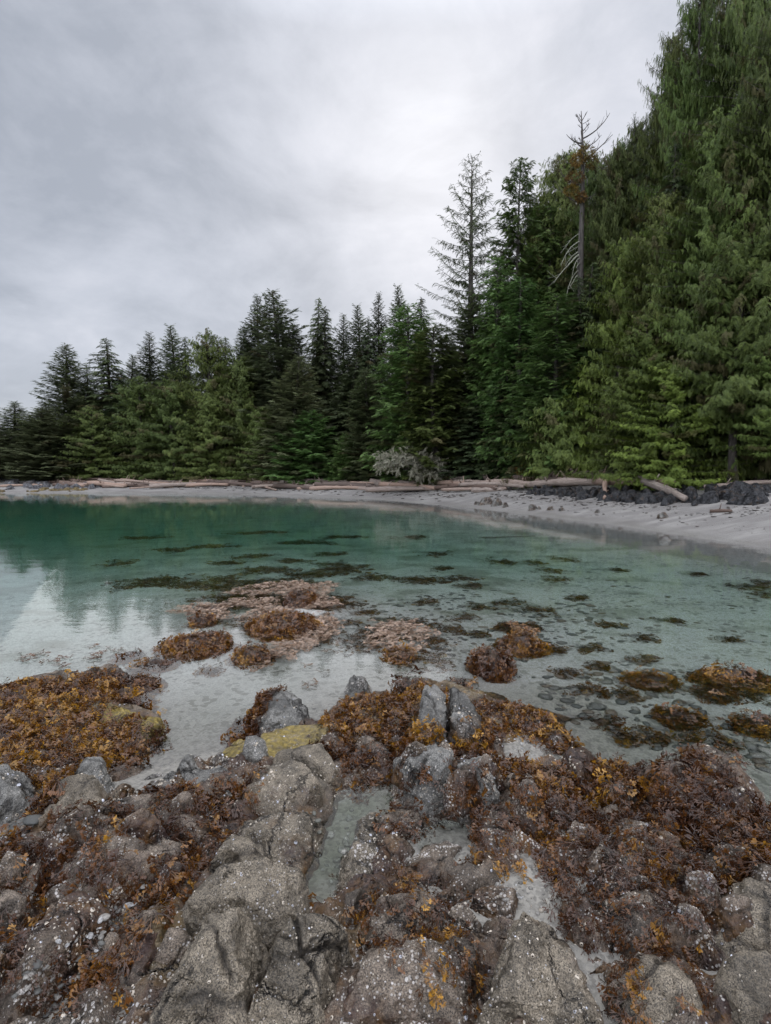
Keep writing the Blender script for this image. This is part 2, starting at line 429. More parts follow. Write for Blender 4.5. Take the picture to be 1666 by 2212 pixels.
def terrain(P):
    P = np.asarray(P, float)
    x, y = P[:, 0], P[:, 1]
    d = seg_dist(P, SHORE); d = np.where(in_poly(P, BAY), -d, d)
    wob = perlin(np.c_[x * .12, y * .12, 0 * x]) * 0.5 + perlin(np.c_[x * .45, y * .45, 0 * x + 4]) * .12
    upl = np.interp(d, [0, 5, 9, 12, 15, 20, 45, 120, 300], [0, .56, .95, 1.25, 1.4, 2.2, 7, 16, 30])
    upr = np.interp(d, [0, 3, 5.5, 8, 15, 20, 45, 120, 300], [0, .58, 1.12, 1.35, 1.6, 2.2, 7, 16, 30])
    rb = sstep(2, 7, x); up = upl * (1 - rb) + upr * rb
    dn = -np.interp(-d, [0, 2, 6, 12, 30, 100], [0, .16, .6, 1.5, 2.9, 3.4])
    r = np.hypot(x, y * 1.0)
    near = -np.interp(r, [0, 2.2, 3.2, 4.2, 5.5, 7.0, 9, 12, 16, 24, 40], [-.16, -.13, -.06, .03, .10, .18, .36, .75, 1.3, 2.2, 3.0])
    right = sstep(0.12, 0.55, x / np.maximum(y, .5))
    near = np.where(near < 0, near * (1 - .35 * right), near)
    near = near - right * .16 * sstep(2.4, 3.4, r) * (1 - sstep(8, 12, r))
    left = sstep(0.25, 0.6, -x / np.maximum(y, .5))
    near = near - left * .05 * sstep(3.6, 4.6, r)
    w = sstep(14, 30, r)
    sea = np.where(d < 0, np.maximum(dn, near), up)
    z = sea + wob * np.where(d > 0, .12 * sstep(0, 6, d), .16 * sstep(.2, 1.2, -sea))
    for cx, cyy, dz, rad in CTRL:
        z = z + dz * np.exp(-((x - cx) ** 2 + (y - cyy) ** 2) / (2 * (rad * .6) ** 2))
    fine = (1 - sstep(6, 12, r))
    z = z + fine * (fbm(np.c_[x * 2.2, y * 2.2, 0 * x + 9], 4) * .022)
    return z
def tz(x, y): return float(terrain(np.array([[x, y]]))[0])
def hit(u, v, tmax=140):                          # picture point -> place on the terrain
    d = ray(u, v); t = np.concatenate([np.arange(1, 12, .03), np.arange(12, tmax, .1)])
    P = np.c_[d[0] * t, d[1] * t]; z = CAM_H + d[2] * t
    k = np.argmax(z < terrain(P))
    if z[k] >= terrain(P[k:k + 1])[0]: k = len(t) - 1
    return np.array([P[k, 0], P[k, 1], terrain(P[k:k + 1])[0]])

def axis(lo, f0, f1, hi, step, g):
    mid = np.arange(f0, f1 + 1e-6, step)
    def grow(L):
        o, s, a = [], step, 0
        while a < L: s *= g; a += s; o.append(a)
        return np.array(o)
    return np.r_[f0 - grow(f0 - lo)[::-1], mid, f1 + grow(hi - f1)]
gx = axis(-280, -4.2, 4.2, 280, .025, 1.021)
gy = axis(-40, .9, 6.5, 320, .025, 1.021)
GX, GY = np.meshgrid(gx, gy)
P = np.c_[GX.ravel(), GY.ravel()]
gz = terrain(P)
nx, ny = len(gx), len(gy)
ii = (np.arange(ny - 1)[:, None] * nx + np.arange(nx - 1)[None]).ravel()
gF = np.stack([ii, ii + 1, ii + 1 + nx, ii + nx], 1)
gd = seg_dist(P, SHORE); gd = np.where(in_poly(P, BAY), -gd, gd)
forest = sstep(11.5, 13.5, gd + perlin(np.c_[P * .5, P[:, 0] * 0]) * 1.0)
wet = (1 - sstep(.02, .20, gz + perlin(np.c_[P * .6, P[:, 0] * 0 + 3]) * .06)) * (gd > -3) * (P[:, 1] > 7)
rr = np.hypot(P[:, 0], P[:, 1])
reef = (1 - sstep(4.0, 5.4, rr + perlin(np.c_[P * 1.5, P[:, 0] * 0 + 5]) * .5))
POOLP = poly_world([(660, 1960), (640, 1930), (690, 1830), (660, 1790), (690, 1740), (860, 1690), (850, 1750), (790, 1790), (770, 1870), (715, 1910), (700, 1970)], .1)
poolm = np.where(in_poly(P, POOLP), .75, 0) * (1 - .5 * sstep(-.2, .4, perlin(np.c_[P * 9, P[:, 0] * 0])))
kelp = .6 * sstep(.15, .55, fbm(np.c_[P[:, 0] * .9, P[:, 1] * 1.3, P[:, 0] * 0 + 2], 5)) * sstep(5.5, 7, rr) * (gd < -3) * (1 - sstep(20, 34, rr))

def ground_material():
    m, nt, out = new_mat('beach_sand_and_seabed')
    pos = nt.nodes.new('ShaderNodeNewGeometry').outputs['Position']
    an = nd(nt, 'ShaderNodeAttribute', attribute_name='col')
    a = sepc(nt, an.outputs['Color']); fa = an.outputs['Alpha']
    vo = nd(nt, 'ShaderNodeTexVoronoi', {'Vector': pos, 'Scale': 210.0})
    r1 = sepc(nt, vo.outputs['Color'])[0]
    vo2 = nd(nt, 'ShaderNodeTexVoronoi', {'Vector': pos, 'Scale': 60.0})
    r2 = sepc(nt, vo2.outputs['Color'])[1]
    n1 = noise(nt, pos, 1.6, 6, 0.6, .3); n2 = noise(nt, pos, .35, 4, .6)
    sand = mixc(nt, r1, (0.22, 0.215, 0.195), (0.54, 0.53, 0.50))
    sand = mixc(nt, ramp(nt, r2, [(0.72, 0.0), (0.95, 0.8)]), sand, (0.20, 0.19, 0.17))
    sand = mixc(nt, ramp(nt, n1, [(0.45, 0.0), (0.75, 0.6)]), sand, (0.27, 0.255, 0.22))
    beach = mixc(nt, r1, (0.125, 0.117, 0.110), (0.245, 0.228, 0.213))
    str_ = noise(nt, nd(nt, 'ShaderNodeMapping', {'Vector': pos, 'Scale': (.5, 1.6, 1.0)}).outputs[0], 1.0, 6, .65, .5)
    beach = mixc(nt, ramp(nt, str_, [(0.45, 0.0), (0.62, .6)]), beach, (0.33, 0.315, 0.29))
    zz = nd(nt, 'ShaderNodeSeparateXYZ', {0: pos}).outputs[2]
    dry = ramp(nt, mth(nt, 'ADD', zz, mth(nt, 'MULTIPLY', mth(nt, 'SUBTRACT', n2, .5), .2)), [(0.0, 0.0), (.12, 1.0)])
    c = mixc(nt, mth(nt, 'MULTIPLY', dry, mth(nt, 'SUBTRACT', 1.0, fa)), sand, beach)
    deep_tone = mth(nt, 'MULTIPLY', ramp(nt, mth(nt, 'ADD', mth(nt, 'MULTIPLY', zz, -1.0), mth(nt, 'MULTIPLY', mth(nt, 'SUBTRACT', n1, .5), 1.2)), [(.35, 0.0), (1.5, 1.0)]), .4)  # seabed colour mixes to a darker tone with depth
    c = mixc(nt, mth(nt, 'MULTIPLY', fa, .8), c, mixc(nt, r2, (.11, .10, .085), (.30, .28, .24)))
    vo3 = sepc(nt, nd(nt, 'ShaderNodeTexVoronoi', {'Vector': pos, 'Scale': 22.0}).outputs['Color'])[2]
    c = mixc(nt, mth(nt, 'MULTIPLY', ramp(nt, vo3, [(.72, 0.0), (.85, .8)]), mth(nt, 'MULTIPLY', mth(nt, 'SUBTRACT', 1.0, dry), ramp(nt, n1, [(.35, 0.0), (.6, 1.0)]))), c, (.11, .105, .085))
    c = mixc(nt, deep_tone, c, (.085, .09, .06))
    c = mixc(nt, mth(nt, 'MULTIPLY', a[1], .55), c, (0.12, 0.105, 0.098))
    c = mixc(nt, mth(nt, 'MULTIPLY', a[2], .8), c, mixc(nt, r2, (0.06, 0.058, 0.03), (0.13, 0.135, 0.09)))
    litter = mixc(nt, n1, (0.012, 0.009, 0.006), (0.04, 0.03, 0.018))
    c = mixc(nt, a[0], c, litter)
    h = mth(nt, 'ADD', mth(nt, 'MULTIPLY', r1, .25), mth(nt, 'MULTIPLY', noise(nt, pos, 12.0, 6, .6), 1.0))
    ro = mth(nt, 'SUBTRACT', .85, mth(nt, 'MULTIPLY', a[1], .45))
    principled(nt, out, Base_Color=c, Roughness=ro, Normal=bump(nt, h, .5, .02))
    return m
M['ground'] = ground_material()
gcol = np.c_[forest, wet, np.maximum(kelp, poolm), reef]
ground = link('ground', mk_mesh('ground', np.c_[P, gz], [gF], [M['ground']], {'col': gcol}, True))
tag(ground, kind='structure')

# ------------------------------------------------------------------ water: one closed body of clear green water
def water_material(name, absorb, density, rs=1.0):
    m, nt, out = new_mat(name)
    pos = nt.nodes.new('ShaderNodeNewGeometry').outputs['Position']
    w1 = noise(nt, nd(nt, 'ShaderNodeMapping', {'Vector': pos, 'Scale': (.55, 1.5, 1.0)}).outputs[0], 1.3, 3, .5, .4)
    w2 = noise(nt, nd(nt, 'ShaderNodeMapping', {'Vector': pos, 'Scale': (1.0, 2.2, 1.0), 'Rotation': (0, 0, .2)}).outputs[0], 4.5, 2, .5, .2)
    calm = ramp(nt, noise(nt, pos, .16, 3, .5), [(.35, .25), (.65, 1.0)])
    h = mth(nt, 'MULTIPLY', mth(nt, 'ADD', w1, mth(nt, 'MULTIPLY', w2, .22)), calm)
    g = nd(nt, 'ShaderNodeBsdfGlass', {'Color': (1, 1, 1, 1), 'Roughness': 0.0, 'IOR': 1.333, 'Normal': bump(nt, h, .35 * rs, .045)})
    nt.links.new(g.outputs[0], out.inputs['Surface'])
    va = nd(nt, 'ShaderNodeVolumeAbsorption', {'Color': (*absorb, 1), 'Density': density})
    nt.links.new(va.outputs[0], out.inputs['Volume'])
    return m
M['water'] = water_material('sea_water', (0.27, 0.77, 0.64), 0.47, .36)
M['pool'] = water_material('tide_pool_water', (0.45, 0.80, 0.60), 2.5, .25)
def prism(poly, z0, z1):
    n = len(poly); poly = np.asarray(poly)
    V = np.r_[np.c_[poly, np.full(n, z0)], np.c_[poly, np.full(n, z1)]]
    bm = bmesh.new(); vs = [bm.verts.new(v) for v in V]
    bm.faces.new(vs[:n][::-1]); bm.faces.new(vs[n:])
    for i in range(n): bm.faces.new((vs[i], vs[(i + 1) % n], vs[n + (i + 1) % n], vs[n + i]))
    bmesh.ops.recalc_face_normals(bm, faces=bm.faces)
    me = bpy.data.meshes.new('water'); bm.to_mesh(me); bm.free(); return me
me = prism([(-270, -35), (270, -35), (270, 300), (-270, 300)], -4.0, 0.0)
me.materials.append(M['water'])
tag(link('water', me), kind='structure')

# ------------------------------------------------------------------ conifers
def frond(pairs, ll=.34, lw=.085, droop=.12, ang=52, taper=.75, curl=.05):
    V, F = [], []
    ca, sa = math.cos(R(ang)), math.sin(R(ang))
    for i in range(pairs):
        x = (i + .35) / pairs * .93; L = ll * (1 - taper * x) * (0.75 if i == 0 else 1)
        z = -droop * x * x
        for s in (1, -1):
            b = len(V); tx, ty = x + L * ca, s * L * sa; nx_, ny_ = -sa * lw * .5, ca * lw * .5 * s
            mx, my = x + L * ca * .55, s * L * sa * .55
            V += [(x, 0, z), (mx - nx_, my - ny_, z + curl * .4), (tx, ty, z - curl), (mx + nx_, my + ny_, z + curl * .4)]
            F.append((b, b + 1, b + 2, b + 3))
    b = len(V); w = lw * .45
    V += [(0, -w * .4, 0), (.55, -w, -droop * .3), (1.04, 0, -droop * 1.1), (.55, w, -droop * .3)]
    F.append((b, b + 1, b + 2, b + 3))
    return np.array(V, float), np.array(F)

KINDS = {   # e_top/e_low: branch rise at crown top and foot; q curve; hang: how far sprays hang; dens: sprays per metre
    'spruce': dict(e_top=.75, e_low=-.28, q=.22, hang=.34, dens=17.0, prof=.72, slen=.66, cb=.04, azj=.25, side=58, s0=.06, frond=(5, .36, .13, .22)),
    'sparse': dict(e_top=.55, e_low=-.30, q=.34, hang=.75, dens=26.0, prof=.62, slen=.52, cb=.12, azj=.2, side=70, s0=.18, frond=(5, .26, .09, .25)),
    'hemlock': dict(e_top=.25, e_low=.05, q=-.32, hang=.30, dens=15.0, prof=.70, slen=.66, cb=.04, azj=.25, side=55, s0=.06, frond=(5, .36, .13, .30)),
    'cedar': dict(e_top=.70, e_low=.10, q=-.34, hang=1.5, dens=19.0, prof=.42, slen=.50, cb=.035, azj=.3, side=68, s0=.22, frond=(6, .36, .13, .42), fuzz=.11, dj=.26),
    'column': dict(e_top=.9, e_low=.55, q=-.25, hang=.45, dens=14.0, prof=.40, slen=.58, cb=.015, azj=.3, side=60, s0=.25, frond=(6, .38, .13, .25), fuzz=.09, dj=.22),
}
def conifer(seed, H, R0, kind, nb, mat, dens=1.0, slen=1.0, trunk_r=None, cb=None, bumps=.3, top_sparse=0.0, lean=0.0, gapth=.42):
    K = KINDS[kind]; rg = np.random.default_rng(seed)
    cb = K['cb'] if cb is None else cb
    T, TF = frond(*K['frond'])
    tr = trunk_r or H * .011 + .04
    ph = rg.uniform(0, 9)
    tk = lambda h: np.array([lean * H * .04 * math.sin(h / H * 3 + ph), lean * H * .04 * math.cos(h / H * 2.6 + ph), h])
    hs = np.linspace(0, H, 14)
    parts = [tube([tk(h) for h in hs], tr * (1 - hs / H) ** .8 + .012 + tr * .5 * np.exp(-hs / .5), 7)]
    limbs, SP, SX, SU, SL, SA = [], [], [], [], [], []
    az = rg.uniform(0, 6.28)
    ts = (np.arange(nb) + rg.uniform(0, 1, nb)) / nb
    ts = ts ** 1.12
    for t in ts:
        h = H * (cb + (1 - cb) * t)
        az += 2.39996 + rg.normal(0, K['azj'])
        r = R0 * (1 - t) ** K['prof'] * min(1, .55 + t * 6)
        r *= 1 + bumps * perlin(np.array([[math.cos(az) * 1.3 + seed, math.sin(az) * 1.3, h / H * 7]]))[0]
        L = max(.22, r * (rg.uniform(.68, 1.12) if kind != 'cedar' else rg.uniform(.5, 1.25))) + .12
        if kind in ('cedar', 'column') and perlin(np.array([[math.cos(az) * 1.6 + seed * 3, math.sin(az) * 1.6, h / H * 9 + 5]]))[0] > gapth: continue
        e = K['e_low'] + (K['e_top'] - K['e_low']) * t ** 1.2 + rg.normal(0, .07)
        s = np.linspace(0, 1, 6)
        ra = np.array([math.cos(az), math.sin(az), 0]); ta = np.array([-math.sin(az), math.cos(az), 0])
        wig = rg.normal(0, .06)
        pts = tk(h) + np.outer(s * L, ra) + np.outer(wig * L * s * s, ta)
        pts[:, 2] += L * (e * s + K['q'] * s * s)
        if kind == 'cedar': pts[:, 2] += L * .20 * s ** 4
        limbs.append(tube(pts, np.maximum(.006, tr * .16 * (1 - t * .6)) * (1 - .85 * s) + .003, 3, False))
        n = max(3, int(L * K['dens'] * dens * (1 - top_sparse * t)))
        sj = K['s0'] + (1.0 - K['s0']) * (np.arange(n) + rg.uniform(0, 1, n)) / n
        pj = np.stack([np.interp(sj, s, pts[:, k]) for k in range(3)], 1)
        dirb = norm(np.stack([np.interp(sj, s, np.gradient(pts[:, k])) for k in range(3)], 1))
        side = np.where(rg.random(n) < .5, 1, -1.)
        phi = R(K['side']) * rg.uniform(.35, 1.25, n) * (1 - .35 * sj)
        d = dirb * np.cos(phi)[:, None] + np.outer(side * np.sin(phi), ta)
        hang = K['hang'] * rg.uniform(.4, 1.5, n)
        d[:, 2] -= hang
        ln = (K['slen'] * slen * rg.uniform(.6, 1.25, n)) * np.minimum(1, .45 + L * .35) * (1 - .3 * sj)
        fz = K.get('fuzz', .05); pj = pj + rg.normal(0, fz, (n, 3)) * min(1, L / 1.5); d = d + rg.normal(0, K.get('dj', .12), (n, 3))
        SP.append(pj); SX.append(d); SL.append(ln)
        up = np.array([0, 0, 1.]) + rg.normal(0, .32, (n, 3)) + np.outer(hang * .7, ra)
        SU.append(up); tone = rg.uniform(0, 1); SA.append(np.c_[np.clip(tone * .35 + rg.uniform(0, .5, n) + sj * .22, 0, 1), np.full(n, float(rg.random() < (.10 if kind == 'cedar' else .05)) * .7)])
    # leader
    n = 8; SP.append(np.stack([tk(H - .9 * k / n) for k in range(n)])); a = rg.uniform(0, 6.28, n)
    SX.append(np.c_[np.cos(a) * .5, np.sin(a) * .5, np.full(n, .8)]); SU.append(rg.normal(0, 1, (n, 3))); SL.append(np.linspace(.22, .4, n)); SA.append(np.c_[rg.uniform(.2, .8, n), np.zeros(n)])
    SP, SX, SU, SL, SA = map(np.concatenate, (SP, SX, SU, SL, SA))
    Fm = frames(SX, SU) * SL[:, None, None]
    V, F = place(T, TF, Fm, SP)
    tipx = np.clip(T[:, 0], 0, 1)
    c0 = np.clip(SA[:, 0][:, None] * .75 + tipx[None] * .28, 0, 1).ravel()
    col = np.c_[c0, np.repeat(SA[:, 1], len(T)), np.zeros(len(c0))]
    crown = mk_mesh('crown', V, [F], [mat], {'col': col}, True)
    tv, tf = join([parts[0]] + limbs)
    trunk = mk_mesh('trunk', tv, tri_fix(tf), [M['bark']], None, True)
    return trunk, crown, H, R0
PROTO = {
    'spruce1': conifer(1, 20, 3.4, 'spruce', 300, M['dark'], .95),
    'spruce2': conifer(2, 20, 3.0, 'spruce', 340, M['spruce'], 1.0, bumps=.4, lean=.5),
    'spruce3': conifer(3, 20, 4.2, 'spruce', 270, M['spruce'], 1.0, bumps=.45, lean=.4),
    'hemlock1': conifer(4, 20, 3.0, 'hemlock', 330, M['dark'], 1.0),
    'hemlock2': conifer(5, 20, 3.3, 'hemlock', 290, M['hemlock'], 1.0, bumps=.45, lean=.7),
    'cedar1': conifer(6, 16, 3.2, 'cedar', 360, M['olive'], 1.0, bumps=.6),
    'cedar2': conifer(7, 16, 3.6, 'cedar', 340, M['olive'], 1.0, bumps=.8, lean=.5),
    'cedar3': conifer(26, 16, 3.6, 'cedar', 420, M['bright'], 1.1, bumps=.7, lean=.4, gapth=.3),
    'cedar4': conifer(28, 16, 3.6, 'cedar', 380, M['cedar'], 1.1, bumps=.8, lean=.4, gapth=.25, cb=.26),
    'spruce4': conifer(27, 20, 3.6, 'spruce', 280, M['grey'], 1.0, bumps=.5, lean=.4),
    'column1': conifer(8, 16, 2.2, 'column', 330, M['green'], 1.0, bumps=.35),
    'column2': conifer(9, 16, 2.4, 'column', 330, M['cedar'], 1.0, bumps=.45, lean=.4),
    'sparse': conifer(10, 25, 4.3, 'sparse', 190, M['dark'], .9, top_sparse=.35, cb=.10, bumps=.3),
    'bigcedar1': conifer(11, 23, 5.2, 'cedar', 900, M['cedar'], 1.1, .9, bumps=.6, gapth=.25),
    'bigcedar2': conifer(12, 23, 4.6, 'cedar', 820, M['olive'], 1.1, .9, bumps=.7, lean=.6, gapth=.25),
    'bush': conifer(13, 6, 3.0, 'cedar', 240, M['cedar'], 1.3, .8, bumps=.35),
    'layered': conifer(14, 8, 3.4, 'hemlock', 130, M['bright'], 1.5, .9, bumps=.3),
    'smallspruce': conifer(15, 9, 2.7, 'spruce', 190, M['green'], 1.3, .9, bumps=.3),
}
TREE_U = [-200, 0, 200, 500, 800, 1000, 1150, 1300, 1400, 1500, 1666, 1900]
TREE_Y = [68, 66, 64, 62, 52, 43.5, 37, 31.5, 28.5, 26.5, 24.5, 22]
_kept = {}
def tree(u, v, dY, proto, hw, label, group=None, name=None, cat='tree', rot=None, Y=None):
    trunk, crown, H0, R0 = PROTO[proto]
    Y = (float(np.interp(u, TREE_U, TREE_Y)) + dY) if Y is None else Y
    p = at_depth(u, v, Y); z0 = tz(p[0], p[1]) - .1
    h = p[2] - z0; w = (1.2 if proto in ('bigcedar1', 'bigcedar2', 'bush', 'sparse') else 1.15 if proto in ('cedar1', 'cedar2') else 1.4) * hw / FPX * Y
    root = link(name or {'s': 'spruce_tree', 'h': 'hemlock_tree', 'c': 'cedar_tree', 'b': 'cedar_tree', 'l': 'hemlock_tree'}[proto[0]], None, (p[0], p[1], z0))
    root.scale = (w / R0, w / R0, h / H0)
    rg = random.Random(round(u) * 7919 + round(v) * 31 + sum(map(ord, proto)))
    root.rotation_euler = (0, 0, rg.uniform(0, 6.28) if rot is None else rot)
    link('trunk', trunk, parent=root); link('crown', crown, parent=root)
    tag(root, label, cat, group)
    return root

# ---- the wall of trees, left to right (top of tree in the picture, metres behind the front row, half width)
G_L = 'trees along the far left shore'
TREES = [
 (38, 868, 0, 'spruce4', 62, 'wispy olive spruce leaning over the rocky point, lowest tree at the left end'),
 (-40, 905, -1, 'spruce4', 80, 'broad olive spruce cut by the left edge above the pale shore rocks'),
 (95, 880, -2, 'spruce4', 70, 'grey-green bushy spruce just behind the pale rocky point'),
 (150, 745, 4, 'spruce3', 74, 'dark open-branched spruce, first tall spire from the left end'),
 (188, 790, 6, 'spruce1', 45, 'thin dark spruce squeezed between the first two tall left spires'),
 (217, 733, 5, 'hemlock2', 62, 'ragged dark hemlock with clumped top, second tall spire from the left end'),
 (262, 800, 5, 'hemlock1', 50, 'short dark hemlock between the ragged spire and the yellow-green cedar'),
 (205, 880, -1, 'cedar2', 60, 'low olive cedar in front of the ragged hemlock spire'),
 (140, 900, -2, 'spruce4', 70, 'dense grey-olive spruce filling the shore behind the drift logs at left'),
 (290, 768, 9, 'spruce2', 36, 'narrow dark spire poking up over the yellow-green cedar'),
 (322, 720, 8, 'spruce1', 48, 'dark open spruce, left one of the pair over the yellow-green cedar'),
 (368, 707, 8, 'spruce2', 50, 'dark dense spruce, right one of the pair over the yellow-green cedar'),
 (300, 815, 0, 'cedar1', 62, 'yellow-green cedar with pointed top standing right at the far beach'),
 (400, 728, 9, 'hemlock1', 32, 'thin dark spire just right of the pair of dark spruces'),
 (440, 722, 2, 'cedar2', 84, 'broad dull green cedar with a blunt top, centre of the left stand'),
 (375, 820, -1, 'cedar2', 70, 'bushy mid-green cedar below the pair of dark spruces'),
 (452, 850, -2, 'cedar1', 64, 'bright bushy cedar hanging over the far logs'),
 (498, 728, 8, 'hemlock2', 42, 'dark hemlock tip behind the broad blunt cedar'),
 (527, 706, 6, 'spruce1', 50, 'dark spruce at the left shoulder of the twin-topped spruce'),
 (520, 770, 0, 'cedar1', 66, 'tall green cedar left of the lichen-hung grey spruce'),
 (556, 642, 6, 'spruce1', 58, 'left top of the tall twin spruces high over the beach'),
 (592, 634, 3, 'spruce4', 92, 'tall lichen-hung grey-green spruce, right top of the twins'),
 (640, 700, 5, 'spruce2', 62, 'dark spruce leaning on the right side of the twins'),
 (676, 645, 10, 'hemlock2', 44, 'dark hemlock with a hooked nodding tip'),
 (702, 664, 9, 'hemlock1', 52, 'dark pyramid hemlock right beside the hooked tip'),
 (640, 770, -1, 'spruce4', 76, 'grey-green spruce with bare twigs below the twin tops'),
 (672, 890, -2, 'smallspruce', 72, 'fresh green young spruce on the beach edge below the twins'),
 (560, 880, -1, 'cedar2', 60, 'low dull cedar left of the fresh green young spruce'),
 (747, 938, -2, 'smallspruce', 34, 'little cone-shaped young spruce standing alone at the beach edge'),
 (742, 682, 10, 'spruce1', 46, 'dark spruce tip with ragged left side, first of the middle group'),
 (772, 664, 12, 'spruce2', 44, 'dark narrow spruce, second tip of the middle group'),
 (795, 690, 9, 'hemlock1', 44, 'low dark hemlock tip between two higher spruces of the middle group'),
 (818, 636, 12, 'spruce1', 42, 'dark spruce with a thin needle top, third high tip of the middle group'),
 (858, 622, 12, 'spruce2', 42, 'highest dark spruce tip of the middle group'),
 (760, 770, 3, 'hemlock2', 70, 'shaded dark hemlock behind the little cone-shaped spruce'),
 (800, 800, -1, 'spruce2', 55, 'dark layered spruce left of the tall green column'),
 (882, 662, -1.5, 'column1', 62, 'tall fresh green column cedar, left of the two pointed ones'),
 (910, 644, 5, 'hemlock1', 48, 'dark pointed hemlock peeking over the fresh green column'),
 (945, 705, -2.5, 'column2', 66, 'paler yellow-green column cedar above the bare tangled bush'),
 (1020, 338, 4, 'sparse', 112, 'tall gaunt spruce with long bare upswept branches against the bright sky'),
 (985, 720, 2, 'hemlock2', 70, 'dark hemlock at the foot of the gaunt spruce'),
 (1035, 640, 2, 'spruce2', 80, 'brownish dense spruce below the gaunt spruce crown'),
 (1130, 348, 5, 'column2', 58, 'tall narrow cedar spire right of the gaunt spruce'),
 (1075, 560, 1, 'column1', 48, 'fresh green column cedar at the foot of the narrow cedar spire'),
 (1125, 600, 0, 'column1', 60, 'green ivy-like cedar column under the narrow spire'),
 (1105, 800, -1, 'hemlock2', 60, 'shaded hemlock above the upturned driftwood roots'),
 (1030, 850, -1, 'hemlock1', 62, 'dark feathery hemlock behind the fallen grey branch'),
 (1212, 330, 9, 'bigcedar2', 112, 'dark round-topped cedar behind the bare snag'),
 (1172, 445, 9, 'bigcedar2', 80, 'dark broad cedar filling the gap between the narrow spire and the bare snag'),
 (1285, 345, 9, 'bigcedar1', 84, 'dark cedar close behind the right side of the bare snag'),
 (1348, 318, 9, 'bigcedar1', 80, 'dark flat-topped cedar under the thin open hemlock spire'),
 (1392, 270, 8, 'bigcedar2', 70, 'dark ragged cedar joining the snag group to the great cedars'),
 (1190, 450, 7, 'column1', 50, 'dark green cedar left of the bare snag'),
 (1320, 330, 6, 'bigcedar2', 78, 'dark broad cedar right of the bare snag'),
 (1371, 252, 7, 'sparse', 62, 'thin open hemlock spire between the snag and the great cedars'),
 (1262, 600, 1, 'hemlock2', 60, 'dark drooping hemlock hiding the foot of the bare snag'),
 (1480, 300, 2, 'hemlock2', 70, 'dark hemlock wedged between two great cedars of the right stand'),
 (1585, 420, 1, 'hemlock1', 66, 'shaded hemlock behind the bright near cedar at right'),
 (1205, 640, -1.5, 'column1', 70, 'blue-green clumpy cedar in front of the snag trunk'),
 (1285, 560, 2, 'hemlock2', 76, 'brownish drooping hemlock right below the snag'),
 (1350, 520, 1, 'cedar3', 70, 'green cedar at the left flank of the great cedars'),
 (1250, 785, -1, 'layered', 76, 'flat-layered bright hemlock over the round cedar bush'),
 (1205, 872, -3, 'bush', 88, 'round cedar bush standing over the riprap logs'),
 (1150, 900, 1, 'hemlock1', 52, 'dim hemlock sapling left of the round cedar bush'),
 (1452, 90, 6, 'bigcedar2', 70, 'great cedar with ragged left edge against the sky'),
 (1515, -40, 5, 'bigcedar1', 92, 'tall great cedar rising out of the top of the picture'),
 (1430, 130, 8, 'hemlock2', 60, 'dark hemlock with hanging tips on the left flank of the great cedars, against the sky'),
 (1475, 40, 9, 'hemlock1', 64, 'dark hemlock behind the ragged great cedar, tips against the sky'),
 (1408, 228, 7, 'hemlock2', 50, 'lower dark hemlock tip left of the great cedars'),
 (1620, -220, 3, 'bigcedar1', 130, 'largest great cedar filling the top right corner'),
 (1435, 430, 1, 'bigcedar2', 95, 'leafy cedar in front of the ragged great cedar'),
 (1560, 260, 0, 'bigcedar1', 130, 'hanging yellow-green cedar in the middle of the right stand'),
 (1680, 60, 0, 'bigcedar2', 120, 'tall cedar cut by the right edge'),
 (1400, 690, -2, 'cedar3', 88, 'bright low cedar sweeping down to the drift logs'),
 (1612, 520, -2, 'cedar4', 110, 'bright near cedar with a pale twig, cut by the right edge'),
 (1450, 790, -3, 'cedar3', 90, 'bright fringed cedar overhanging the dark hollow'),
 (1700, 760, -3, 'cedar4', 80, 'lowest bright cedar bough mass at the right edge'),
]
for t in TREES: tree(*t)
# second and third rows: dark tops half hidden behind the front trees
rg = random.Random(3)
SKY_U = [-100, 0, 100, 150, 220, 300, 440, 560, 640, 720, 800, 860, 920, 960, 1000, 1100, 1200, 1300, 1380, 1450, 1520, 1700]
SKY_V = [900, 890, 850, 800, 800, 790, 760, 720, 730, 740, 720, 700, 720, 760, 700, 560, 470, 400, 330, 170, 20, -100]
for k in range(46):
    u = -60 + k * 38.5 + rg.uniform(-12, 12)
    v = np.interp(u, SKY_U, SKY_V) + rg.uniform(15, 90)
    tree(u, v, rg.uniform(8, 15), rg.choice(['spruce2', 'hemlock1', 'hemlock2', 'spruce1']), rg.uniform(50, 70),
         'dark conifer of the rear rows half hidden behind the front trees', 'dark conifers of the rear rows')

# ------------------------------------------------------------------ foreground reef
def hull(pts):
    pts = sorted(map(tuple, pts))
    def half(ps):
        o = []
        for p in ps:
            while len(o) > 1 and (o[-1][0]-o[-2][0])*(p[1]-o[-2][1]) - (o[-1][1]-o[-2][1])*(p[0]-o[-2][0]) <= 0: o.pop()
            o.append(p)
        return o[:-1]
    return np.array(half(pts) + half(pts[::-1]))
HX0, HX1, HY0, HY1, HC = -5.2, 5.2, .6, 11.0, .02
HN = (int((HX1 - HX0) / HC), int((HY1 - HY0) / HC))
_hx = HX0 + (np.arange(HN[0]) + .5) * HC; _hy = HY0 + (np.arange(HN[1]) + .5) * HC
_A, _B = np.meshgrid(_hx, _hy, indexing='ij')
HM = terrain(np.c_[_A.ravel(), _B.ravel()]).reshape(HN)
def hm_add(V):
    i = ((V[:, 0] - HX0) / HC).astype(int); j = ((V[:, 1] - HY0) / HC).astype(int)
    k = (i >= 0) & (j >= 0) & (i < HN[0]) & (j < HN[1])
    np.maximum.at(HM, (i[k], j[k]), V[k, 2])
